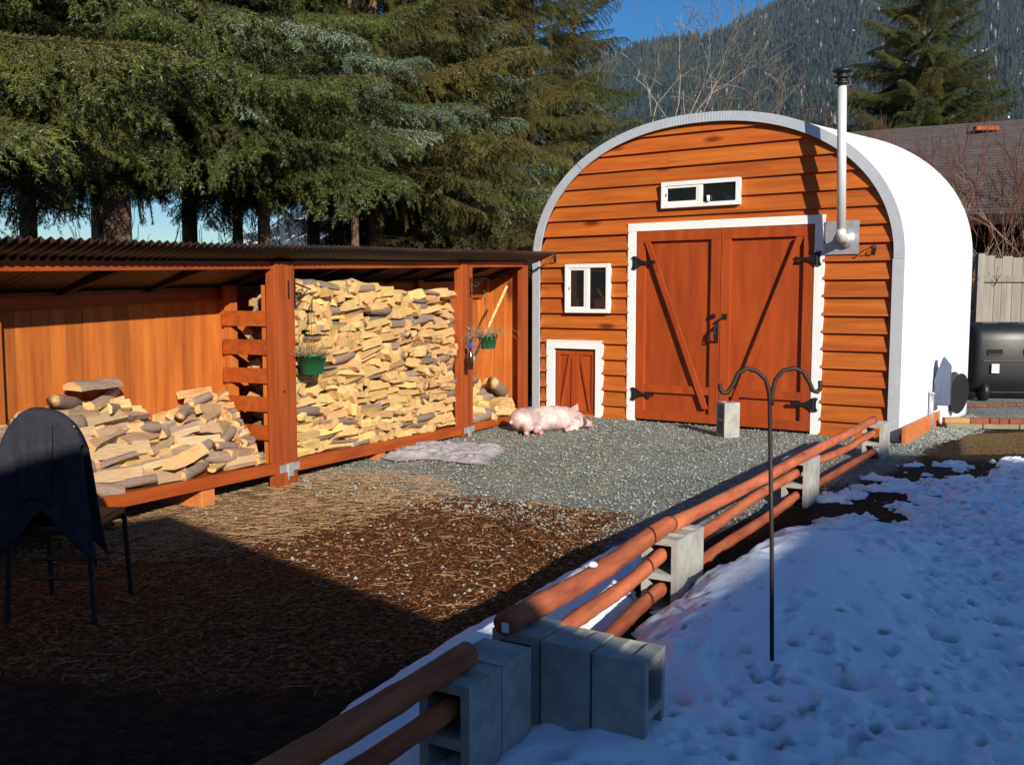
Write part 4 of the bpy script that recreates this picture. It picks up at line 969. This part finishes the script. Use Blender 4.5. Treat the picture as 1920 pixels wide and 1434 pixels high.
# ------------------------------------------------------------------ black bin
bn = empty('storage_bin', (at(1808, 700, 15.0).x+.78, 15.0, 0), math.radians(-4), 'large black rounded plastic bin with silver latches, standing on gravel', 'bin')
def binprof(k=1.0, n=28):
    P = []
    for i in range(n):
        a = 2*math.pi*i/n; c, s = math.cos(a), math.sin(a); e = 2/4.2
        P.append((.52*k*math.copysign(abs(c)**e, c), .53*k*math.copysign(abs(s)**e, s)))
    return P
def binbody():
    b = MB(); n = 28; xs_ = [(-.90, .60), (-.885, .74), (-.85, .82), (-.845, .86), (-.80, .90), (-.795, .94), (-.74, .97), (-.70, 1.0), (1.4, 1.0)]
    for x, k in xs_: b.v += [(x, p[0], p[1]+.66) for p in binprof(k, n)]
    for i in range(len(xs_)-1):
        for j in range(n): b.f.append((i*n+j, i*n+(j+1) % n, (i+1)*n+(j+1) % n, (i+1)*n+j)); b.m.append(0)
    b.f.append(tuple(range(n-1, -1, -1))); b.m.append(0); b.f.append(tuple(len(b.v)-n+j for j in range(n))); b.m.append(0); return b
bb = binbody().obj('bin_body', M['plastic'], bn, True)
for x in (-.58, -.05, .55):
    MB().box((x, -.560, .43), (x+.12, -.515, .57)).obj('latch', M['galv'], bn, bevel=.006)
    MB().box((x-.06, -.53, .72), (x+.17, -.515, .79)).obj('handle_recess', M['dark'], bn)
    MB().box((x-.05, -.545, .705), (x+.16, -.525, .72)).obj('handle_lip', M['plastic'], bn, bevel=.004)
    MB().box((x-.06, -.30, 1.165), (x+.17, -.22, 1.185)).obj('top_handle', M['plastic'], bn, bevel=.005)
MB().box((-.70, -.535, .60), (1.4, -.52, .625)).obj('seam_rim', M['plastic'], bn, bevel=.004)
for x in (-.62, .9):
    for y in (-.38, .38):
        b = MB(); b.tube([(x-.05, y, .15), (x+.05, y, .15)], .15, 20); b.obj('wheel', M['iron'], bn, True)
b = MB(); b.box((-.7, -.3, .12), (1.2, .3, .17)); b.obj('axle_frame', M['iron'], bn)
# barrow-like curved black panel and pole between bin and shed
T = Matrix.Translation(at(1783, 700, 14.4)); b = MB(); pts = []
n = 24; R_ = .24
for k in range(2):
    for i in range(n): a = math.pi*2*i/n; pts.append((R_*math.cos(a)*.55, k*.12, R_*math.sin(a)*1.0))
b.add(pts, [tuple(range(n)), tuple(range(2*n-1, n-1, -1))]+[(i, (i+1) % n, (i+1) % n+n, i+n) for i in range(n)]); o = b.obj('barrow_tray', M['plastic'], bevel=.02)
o.location = Vector((at(1800, 700, 12.1).x, 12.1, .36)); o.rotation_euler = (.1, 0, .35); tag(o, 'black rounded tray standing on edge between shed and bin', 'tray')
b = MB(); q0 = G(1782, 779); q1_ = at(1803, 692, q0.y+.35); b.tube([q0, q1_], .012, 8); tag(b.obj('metal_pole', M['steel'], None, True), 'thin silver pole leaning against the black bin end', 'pole')
b = MB(); vx = empty('utility_box', (at(1752, 740, 11.55).x, 11.55, 0), SR+.05, 'small blue grey metal box with peaked top against the white wall', 'utility box')
z0 = .28
MB().prism([(0, z0), (.17, z0), (.17, z0+.47), (.09, z0+.58), (0, z0+.30)], -.08, .08).obj('cabinet', M['bluebox'], vx, bevel=.004)
MB().box((.015, -.088, z0+.03), (.085, -.081, z0+.27)).obj('cabinet_door', M['bluebox'], vx)
pp = G(1729, 800); b = MB(); b.tube([(0, 0, 0), (0, 0, .42)], .028, 10); b.tube([(0, 0, .42), (.01, 0, .45)], .035, 10); o = b.obj('drain_pipe', M['galv'], None, True); o.location = SM @ Vector((SW+.11, 1.12, .0)); tag(o, 'short grey pipe standing at the foot of the white wall', 'pipe')
# ------------------------------------------------------------------ grey plank fence
fy = 17.6; f0 = at(1842, 560, fy).x
gf = empty('plank_fence', (f0, fy, 0), math.radians(-2), 'tall weathered grey plank fence behind the black bin', 'fence')
r = random.Random(2); x = 0
while x < 6:
    w_ = r.uniform(.13, .20); MB().box((x+.004, 0, 0), (x+w_-.004, .02, 2.30+r.uniform(-.03, .03))).obj('plank', M['greywood'], gf); x += w_
MB().box((0, -.05, 1.85), (6, -.004, 1.97)).obj('fence_rail', M['greywood'], gf); MB().box((0, -.05, .4), (6, -.004, .5)).obj('fence_rail', M['greywood'], gf)
MB().box((-.13, -.07, 0), (-.01, .04, 2.36)).obj('fence_post', M['greywood'], gf)
b = MB(); b.prism([(1.45, 2.2), (1.75, 2.2), (1.75, 2.75)], .03, .05); b.obj('gate_gable', M['greywood'], gf)
# ------------------------------------------------------------------ neighbour's house
e0_, e1_ = at(1780, 404, 22), at(2250, 392, 19.5); r0, r1 = at(1575, 249, 27), at(2250, 200, 24.5)
nh = empty('neighbour_house', (0, 0, 0), 0, 'low house with a wide brown grey shingle roof behind the bare brush', 'house')
b = MB(); rows = 34; ex = (r0-e0_); nseg = 14
e0_ = e0_-(e1_-e0_)*.25; r0 = r0-(r1-r0)*0.0
nrm = (e1_-e0_).cross(r0-e0_).normalized(); nrm = nrm if nrm.z > 0 else -nrm
for i in range(rows):
    a, c = i/rows, (i+1)/rows
    A_, B_, C_, D_ = e0_.lerp(r0, a), e1_.lerp(r1, a), e1_.lerp(r1, c), e0_.lerp(r0, c); lf = nrm*.02
    bb_ = MB(); bb_.add([A_+lf, B_+lf, C_, D_, A_, B_], [(0, 1, 2, 3), (4, 5, 1, 0)]); bb_.obj('shingle_course', M['shingle'], nh)
dn = Vector((0, 0, -.22)); b = MB(); b.add([e0_, e1_, e1_+dn, e0_+dn, r0+Vector((.2, 5, -3)), r1+Vector((.2, 5, -3)), r0, r1], [(0, 1, 2, 3), (6, 7, 5, 4)]); b.obj('fascia', M['dark'], nh)
w0, w1 = e0_+Vector((0, 1, -.2)), e1_+Vector((0, 1, -.2)); b = MB(); b.add([w0, w1, (w1.x, w1.y, 0), (w0.x, w0.y, 0)], [(0, 1, 2, 3)]); b.obj('wall', M['dark'], nh)
v0 = e0_.lerp(r0, .86); v1 = e1_.lerp(r1, .86); pv = v0.lerp(v1, .42)+nrm*.06; b = MB(); b.box((-.3, -.1, 0), (.3, .1, .12)); o = b.obj('roof_vent', M['post'], nh, bevel=.02); o.location = pv
# ------------------------------------------------------------------ house behind camera (throws the foreground shade)
tn = math.tan(SUN_EL); hs = Vector((math.sin(SUN_AZ), -math.cos(SUN_AZ), 0))
M['houseside'] = mat('house_siding', (.035, .03, .026), .8, var=.3)
A_ = G(302, 968)+Vector((.045, .045, 0)); e = Vector((.68, -.73, 0)).normalized(); g = Vector((-.73, -.68, 0)).normalized()
h1 = 3.6; K = A_+hs*(h1/tn); hm = empty('house', (K.x, K.y, 0), 0, 'dark house with a wide porch roof behind the viewer, shading the yard', 'house')
def slab(P, z0, z1, nm, mt):
    b = MB(); n = len(P); b.add([(p.x-K.x, p.y-K.y, z) for z in (z0, z1) for p in P], [tuple(range(n-1, -1, -1)), tuple(range(n, 2*n))]+[(i, (i+1) % n, (i+1) % n+n, i+n) for i in range(n)]); b.obj(nm, mt, hm)
slab([K, K+g*6, K+g*6+e*9, K+e*9], h1-.16, h1, 'porch_roof', M['houseside'])
k0 = K+g*1.2+e*1.2; slab([k0, k0+g*4.5, k0+g*4.5+e*7, k0+e*7], 0, h1-.16, 'porch_wall', M['houseside'])
D_ = P3+FD*.5-FR*.27; h2 = 6.2; K2 = D_+hs*(h2/tn)
slab([K2, K2-FD*11, K2-FD*11+FR*9, K2+FR*9], h2-.2, h2, 'roof', M['houseside'])
k2 = K2-FD*.4+FR*.4; slab([k2, k2-FD*10, k2-FD*10+FR*8, k2+FR*8], 0, h2-.2, 'wall', M['houseside'])
# ------------------------------------------------------------------ conifers
def spruce_branch(seed, L=2.6, frost=.0, needle='needle', droop=.34, dens=1.0, hang=1.0):
    r = random.Random(seed); tw = MB(); V = []; Fc = []; mi = []
    def axisp(t):
        return Vector((L*t, .10*math.sin(t*3+seed)*t, -droop*L*t*t*.55+.22*L*max(0, t-.62)**1.5))
    def needles(p, d, n, fr, ln=.033):
        d = d.normalized(); o = d.orthogonal().normalized(); q = d.cross(o)
        for i in range(n):
            a = r.uniform(0, 6.283); dirv = (d*r.uniform(.45, 1.0)+(o*math.cos(a)+q*math.sin(a))*.75).normalized(); l = ln*r.uniform(.7, 1.2)
            sd_ = dirv.cross(Vector((r.uniform(-1, 1), r.uniform(-1, 1), r.uniform(-1, 1)))).normalized()*.0034
            k = len(V); b0 = p+d*r.uniform(-.022, .022); V.extend([b0-sd_, b0+sd_, b0+dirv*l]); Fc.append((k, k+1, k+2)); mi.append(1 if r.random() < fr else 0)
    def twiglet(p, d, l, fr):
        n = max(2, int(l/.032)); q = p.copy(); d = d.normalized()
        for i in range(n):
            d = (d+Vector((r.uniform(-.1, .1), r.uniform(-.1, .1), -hang*.10))).normalized(); q = q+d*(l/n); needles(q, d, int(11*dens), fr)
    pts = [axisp(i/12) for i in range(13)]; tw.tube(pts, [.010*(1-i/13)+.003 for i in range(13)], 5)
    t = .12
    while t < 1:
        for sg in (-1, 1):
            p = axisp(t); base = (axisp(min(1, t+.03))-axisp(t-.03)).normalized(); tilt_ = 0; l = L*.34*(1-t)**.65*r.uniform(.4, 1.2)+.12
            d = (base*r.uniform(.55, .95)+Vector((0, sg, r.uniform(-.15, .2)))).normalized(); m = max(3, int(l/.055)); q = p.copy(); P = [q.copy()]
            for i in range(m):
                d = (d+Vector((base.x*.03, 0, -hang*.085*(1+i/m)))+Vector((r.uniform(-.05, .05), r.uniform(-.05, .05), r.uniform(-.05, .05)))).normalized(); q = q+d*(l/m); P.append(q.copy())
                fr = frost*(.25+.75*((t > .72) or (i > m*.75 and t > .45))) if frost else 0
                for s2 in (-1, 1):
                    if r.random() < .85:
                        sdv = d.cross(Vector((0, 0, 1))).normalized()*s2; twiglet(q, d*.6+sdv*.8+Vector((0, 0, -hang*r.uniform(.1, 1.1))), r.uniform(.06, .15)*(1-.4*i/m), fr)
                needles(q, d, int(12*dens), fr)
            tw.tube(P, .0042, 3, cap=False)
        t += r.uniform(.030, .055)
    for i in range(90): needles(axisp(.15+i*.0095), Vector((1, 0, .1)), 9, frost*.5)
    for i in range(10): needles(axisp(.9+i*.01), Vector((1, 0, .3)), 8, frost)
    nv = len(V); V2 = np.array([tuple(v) for v in V]+tw.v); me = bpy.data.meshes.new('branch')
    faces = Fc+[tuple(i+nv for i in f) for f in tw.f]; me.from_pydata(V2.tolist(), [], faces)
    for k in (needle, 'frost', 'twig'): me.materials.append(M[k])
    me.polygons.foreach_set('material_index', mi+[2]*len(tw.f)); me.update(); return me
BR = {'green': [spruce_branch(i, frost=.05) for i in range(3)], 'frost': [spruce_branch(10+i, frost=.5) for i in range(2)],
      'olive': [spruce_branch(20+i, needle='needle2', hang=1.7, droop=.40, frost=.03) for i in range(3)],
      'bare': [spruce_branch(30+i, needle='needle2', dens=.16, hang=.3) for i in range(2)]}
def spruce(px, Yd, h, rad, label, kinds, z0=1.6, seed=0, trad=.12, dens=15, cat='spruce tree', squash=1.0, frontlong=1.0, barelow=0):
    p = G(px, 700); x = (px-960)/FPX*Yd; t = empty('spruce_tree', (x, Yd, 0), 0, label, cat, None); r = random.Random(seed+100)
    b = MB(); b.tube([(0, 0, -.1), (.02, 0, h*.3), (-.02, .02, h*.6), (0, 0, h)], [trad*1.15, trad*.9, trad*.55, .01], 12); b.obj('trunk', M['trunk'], t, True)
    n = min(295, int((h-z0)*dens*.74)); az = r.uniform(0, 6)
    for i in range(n):
        f = (i+.5)/n; z = z0+(h-z0-.1)*f**1.1; R_ = rad*(1-f)**.75*r.uniform(.75, 1.15)+.25; az += 2.4+r.uniform(-.3, .3)
        if z < 2.3 and r.random() < .4: continue
        kd = r.choice(kinds)
        if barelow and z < barelow and r.random() < .75: kd = 'bare'
        front = math.cos(az+math.pi/2)
        s = R_/2.6*(1+(frontlong-1)*max(0, front)); o = link('branch', r.choice(BR[kd]), t, (0, 0, z), (r.uniform(-.6, .6), min((.14-.5*f)+r.uniform(-.42, .34), .1 if f < .12 else 1), az)); o.scale = (s, s*1.08, s*1.0)
    return t
spruce(225, 10.6, 9.5, 3.0, 'nearest spruce with the thickest reddish trunk, behind the low wood pile', ['green', 'green', 'frost'], 3.55, 1, .155, 22, frontlong=1.1)
spruce(-330, 7.4, 8, 3.0, 'dark spruce at the left edge reaching over the woodshed roof', ['green', 'green', 'green', 'frost'], 3.0, 2, .14, 21)
spruce(497, 12.6, 9.5, 2.7, 'spruce with blue green tips and a thin trunk above the first woodshed post', ['green', 'frost', 'green'], 3.35, 3, .085, 24, frontlong=1.2)
spruce(60, 14, 10, 3.0, 'shaded spruce behind the two nearest ones on the left', ['green'], 3.9, 4, .13, 16)
spruce(666, 13.8, 8.5, 1.8, 'slender bare trunked spruce behind the full wood bay', ['green', 'olive', 'bare'], 3.2, 5, .062, 18, barelow=3.4)
spruce(707, 15.2, 11, 2.7, 'hanging olive spruce with forked brown trunk behind the full bay', ['olive', 'olive', 'frost'], 3.3, 6, .13, 22, barelow=3.5)
spruce(360, 17.5, 12, 3.0, 'spruce seen between the two nearest trunks further back', ['green', 'olive'], 4.0, 7, .14, 16)
spruce(872, 16.8, 12, 2.6, 'olive brown spruce above the second woodshed post', ['olive'], 1.6, 8, .12, 22, barelow=3.0)
spruce(995, 20, 13.5, 2.5, 'tall spruce nearest the arched shed with drooping sprays', ['olive', 'green'], 1.4, 9, .13, 20)
spruce(1075, 26, 13, 1.9, 'thin blue green spruce just left of the pale bare tree', ['green', 'frost'], 1.2, 10, .12, 18)
spruce(780, 23, 15, 3.0, 'back row spruce filling the gap above the full bay', ['olive', 'green'], 1.5, 11, .14, 17)
spruce(590, 21, 14, 3.0, 'back row spruce left of the slender bare trunk', ['olive', 'green'], 4.0, 12, .14, 15)
spruce(190, 22, 14, 3.2, 'back row spruce directly behind the nearest tree', ['green'], 4.6, 13, .15, 14)
spruce(930, 27, 15, 2.8, 'back row spruce behind the second hanging pot', ['olive'], 1.0, 14, .14, 16)
spruce(450, 28, 17, 3.2, 'farthest spruce of the left group', ['green'], 4.9, 15, .15, 12)
spruce(1712, 33, 14.8, 4.3, 'big dark conifer behind the neighbour roof and stove pipe', ['green', 'green', 'olive'], 1.0, 16, .16, 29, frontlong=1)
spruce(1960, 42, 9.5, 2.8, 'dark conifer cut by the right edge above the neighbour roof', ['green'], 1.0, 17, .16, 14)
for i, (px, Yd, h) in enumerate([(1205, 45, 9.5), (1262, 52, 10.5), (1310, 60, 11.3), (1130, 44, 10.5), (1385, 60, 10.7), (1450, 66, 11.5)]):
    spruce(px, Yd, h, 2.2, ['small far conifer just right of the spruce group', 'far conifer behind the leaning pale stem', 'far conifer above the left part of the arch', 'far conifer beside the pale bare tree', 'far conifer above the arch top', 'far conifer left of the stove pipe'][i], ['green', 'olive'], .5, 30+i, .10, 7)
for i, (x, y, h) in enumerate([(-8.2, 2.6, 9), (-9.0, -1.8, 10), (-7.5, -6.0, 10)]):  # unseen spruces added to block sky light and deepen the shade
    spruce(960+FPX*x/1.0, 1.0, h, 3.0, ['spruce beyond the left edge beside the chair', 'spruce left of the house behind the viewer', 'spruce behind the left corner of the porch'][i], ['green'], 1.2, 60+i, .14, 16).location = (x, y, 0)
# ------------------------------------------------------------------ bare trees and brush
def bare(base, h, rad, seed, mats, lean=(0, 0), depth=5, spread=.55, nb=2, more=.6, up=.25, kink=.12, twigm=1):
    r = random.Random(seed); B = [MB(), MB()]
    def grow(p, d, l, w, k):
        P = [p]; n = 4; dd_ = d.copy()
        for i in range(n):
            dd_ = (dd_+Vector((r.uniform(-kink, kink), r.uniform(-kink, kink), r.uniform(-kink, kink)+up*.08))).normalized(); P.append(P[-1]+dd_*(l/n))
        rs = [max(w*(1-.4*i/n), .0055) for i in range(n+1)]; B[1 if k <= twigm else 0].tube(P, rs, 6 if w > .02 else (4 if w > .006 else 3), cap=False)
        if k == 0: return
        for q in range(nb+(1 if r.random() < more else 0)):
            t = r.choice((2, 3, 4, 4)) if k < depth else r.choice((2, 3, 4)); a = r.uniform(0, 6.28); o = dd_.orthogonal().normalized(); o = Matrix.Rotation(a, 3, dd_) @ o
            grow(P[t], (dd_+o*spread*r.uniform(.5, 1.2)+Vector((0, 0, up*.5))).normalized(), l*r.uniform(.58, .85), rs[t]*.68, k-1)
    grow(Vector(base), Vector((lean[0], lean[1], 1)).normalized(), h*.36, rad, depth); return B
def bare_tree(px, Yd, h, rad, seed, label, mats=('birch', 'tantwig'), **k):
    t = empty('bare_tree', ((px-960)/FPX*Yd, Yd, 0), 0, label, 'bare tree'); B = bare((0, 0, 0), h, rad, seed, None, **k)
    B[0].obj('trunk', M[mats[0]], t, True)
    if B[1].f: B[1].obj('crown', M[mats[1]], t)['kind'] = 'stuff'
bare_tree(1110, 20.5, 9.2, .085, 3, 'pale bare birch leaning left of the arched roof against the mountain', lean=(.16, 0), depth=6, spread=.62, twigm=1, more=.45, kink=.20)
bare_tree(1165, 19, 8.8, .06, 14, 'second pale bare stem reaching up into the blue gap', lean=(.10, 0), depth=6, spread=.6, twigm=2, more=.3, kink=.22)
bare_tree(1225, 30, 12.5, .13, 8, 'bare tree with a crooked pale stem rising behind the arch top', lean=(.14, 0), depth=6, spread=.65, twigm=2, more=.35, kink=.25)
bare_tree(1060, 16.5, 4.6, .03, 24, 'low bare sapling at the left shoulder of the arch', lean=(.25, 0), depth=5, spread=.7)
def brush(px, Yd, h, n, seed, label, mats, sp=.5):
    t = empty('brush', ((px-960)/FPX*Yd, Yd, 0), 0, label, 'bare bush'); r = random.Random(seed); A = MB(); C_ = MB()
    for k in range(n):
        B = bare((r.uniform(-.5, .5), r.uniform(-.5, .5), 0), h*r.uniform(.7, 1.1), .030, seed*50+k, None, lean=(r.uniform(-sp, sp), r.uniform(-sp, sp)*.6), depth=4, spread=.42, up=.25, kink=.13, twigm=1, more=.25)
        for src, dst in ((B[0], A), (B[1], C_)):
            nb_ = len(dst.v); dst.v += src.v; dst.f += [tuple(i+nb_ for i in f) for f in src.f]; dst.m += src.m
    A.obj('stems', M[mats[0]], t); C_.obj('twigs', M[mats[1]], t)['kind'] = 'stuff'
brush(1530, 24, 6.8, 10, 1, 'red brown bare bush just left of the stove pipe', ('redtwig', 'redtwig'), .30)
brush(1650, 23, 6.6, 10, 2, 'red brown bare bush right of the stove pipe below the conifer', ('tantwig', 'redtwig'), .32)
brush(1740, 22, 6.2, 6, 3, 'tan bare bush in front of the left end of the shingle roof', ('tantwig', 'redtwig'), .38)
brush(1870, 18.6, 4.4, 8, 4, 'wide bare bush spreading over the grey plank fence', ('tantwig', 'redtwig'), .62)
brush(1980, 19.0, 4.8, 6, 5, 'bare bush at the right edge before the shingle roof', ('tantwig', 'redtwig'), .6)
brush(1430, 26, 5.6, 8, 6, 'low grey brown bush peeping over the arch top', ('tantwig', 'redtwig'), .3)
# understorey thicket behind woodshed
for i, (px, Yd, h) in enumerate([(560, 15, 3.2), (640, 16.5, 3.5), (780, 16, 3.4), (900, 16.5, 3.4), (330, 16, 3.0), (980, 17, 3.4), (120, 15.5, 2.7), (430, 17, 3.0), (270, 19, 3.2)]):
    brush(px, Yd, h, 7, 20+i, ['brown thicket behind the left part of the full bay', 'brown thicket beside the slender bare trunk', 'brown thicket right of the forked trunk', 'brown thicket above the second post', 'dark thicket between the two nearest trunks', 'brown thicket nearest the arched shed', 'dark thicket left of the thickest spruce trunk', 'dark thicket left of the first woodshed post', 'dark thicket just right of the thickest spruce trunk'][i], ('twig', 'twig'), .7)
# ------------------------------------------------------------------ mountain and its forest
HAZE = .00010
azs = np.linspace(-.75, .85, 260); ds = np.linspace(0, 1, 120)
ridge_px = np.array([-500, 0, 300, 700, 900, 1150, 1181, 1279, 1330, 1399, 1455, 1500, 1600, 1750, 1920, 2300, 2600]); ridge_py = np.array([530, 520, 505, 330, 200, 118, 102, 81, 70, 43, 13, -30, -70, -95, -110, -120, -120])
T_, S_ = np.meshgrid(azs, ds, indexing='ij')
px_ = 960+FPX*T_; rp = np.interp(px_, ridge_px, ridge_py)+6*(fbm(px_, px_*0, .02)-.5)*4
Yd_ = 330+S_*1150
# slope: elevation tangent at ridge
tanr = (HZ-rp)/FPX*1.0
Zr = 1.55+tanr*1480
Zm = Zr*(S_**1.25)*(1+.0*S_)+(fbm(T_*1480, Yd_, .006, 3, 5)-.5)*90*S_*(1-S_)*2.4-8
Zm[:, 0] = -10
Xm = T_*Yd_
def mountmat():
    m = bpy.data.materials.new('mountain_side'); m.use_nodes = True; n = m.node_tree.nodes; l = m.node_tree.links; b = n['Principled BSDF']; b.inputs['Roughness'].default_value = .9
    tc = n.new('ShaderNodeTexCoord'); z = n.new('ShaderNodeTexNoise'); z.inputs['Scale'].default_value = .05; z.inputs['Detail'].default_value = 8; z.inputs['Roughness'].default_value = .7; l.new(tc.outputs['Object'], z.inputs['Vector'])
    c = n.new('ShaderNodeValToRGB'); e = c.color_ramp.elements; e[0].position = .55; e[0].color = (.02, .026, .026, 1); e[1].position = .62; e[1].color = (.78, .80, .84, 1)
    l.new(z.outputs['Fac'], c.inputs[0]); l.new(c.outputs[0], b.inputs['Base Color']); return m
M['mount'] = mountmat()
I = np.arange(T_.size).reshape(T_.shape); Fg = np.stack([I[:-1, :-1], I[1:, :-1], I[1:, 1:], I[:-1, 1:]], -1).reshape(-1, 4)
tag(link('mountain', npmesh('mountain', np.stack([Xm, Yd_, Zm], -1).reshape(-1, 3), Fg, M['mount'], smooth=True)), kind='structure')
M['farneedle'] = mat('far_conifers', (.040, .055, .045), .9, col2=(.010, .018, .018), nscale=(.06, .06, .03), ndetail=3, spec=.05)
M['farfrost'] = mat('far_snowy_conifers', (.24, .27, .29), .9, col2=(.10, .12, .12), nscale=(.05, .05, .05), spec=.05)
V = []; Fc = []; mi = []; NT = 30000
si = RNG.random(NT)**.8; ti = RNG.uniform(.05, .60, NT)
for s_, t_ in zip(si, ti):
    i = (t_+.75)/1.6*259; j = s_*119; i0, j0 = int(i), int(j); y = 330+s_*1150
    zt_ = Zm[i0, j0]+(Zm[min(i0+1, 259), j0]-Zm[i0, j0])*(i-i0)+(Zm[i0, min(j0+1, 119)]-Zm[i0, j0])*(j-j0); x = t_*y
    if vnoise(np.array(x), np.array(zt_*1.6), .02, 5) > .84 or vnoise(np.array(x), np.array(zt_*.4), .05, 7) > .93: continue
    h = random.uniform(7, 15)*(.7+.5*s_); w = h*random.uniform(.17, .25); k = len(V); n = 6; fr = 1 if random.random() < .02 else 0
    for lv, (zb, zt2, ww) in enumerate([(0, .55, 1), (.3, .8, .75), (.58, 1, .5)]):
        k = len(V); a0 = random.random()
        for q in range(n): a = a0+q*2*math.pi/n; jj = random.uniform(.75, 1.2); V.append((x+w*ww*jj*math.cos(a), y+w*ww*jj*math.sin(a), zt_+h*zb-h*.03*jj))
        V.append((x, y, zt_+h*zt2)); Fc += [(k+q, k+(q+1) % n, k+n) for q in range(n)]; mi += [fr]*n
me = npmesh('mountain_forest', np.array(V), np.array(Fc), [M['farneedle'], M['farfrost']], mi)
tag(link('mountain_forest', me), 'dark snow dusted conifer forest covering the mountainside', kind='stuff')

# ------------------------------------------------------------------ air
gm = bpy.data.objects['ground'].data; lim = max(abs(gm.vertices[0].co.x), abs(gm.vertices[-1].co.x), abs(gm.vertices[0].co.y), abs(gm.vertices[-1].co.y))+30
hzm = bpy.data.materials.new('haze'); hzm.use_nodes = True; hn = hzm.node_tree.nodes; hn.clear(); ho = hn.new('ShaderNodeOutputMaterial'); hv = hn.new('ShaderNodeVolumePrincipled')
hv.inputs['Color'].default_value = (.62, .76, 1.0, 1); hv.inputs['Density'].default_value = HAZE; hv.inputs['Anisotropy'].default_value = .2; hzm.node_tree.links.new(hv.outputs[0], ho.inputs['Volume'])
tag(MB().box((-lim, -lim, -14), (lim, lim, float(Zm.max())+30)).obj('haze', hzm), 'thin pale blue air in front of the mountain', kind='stuff')
SC.cycles.volume_bounces = 1
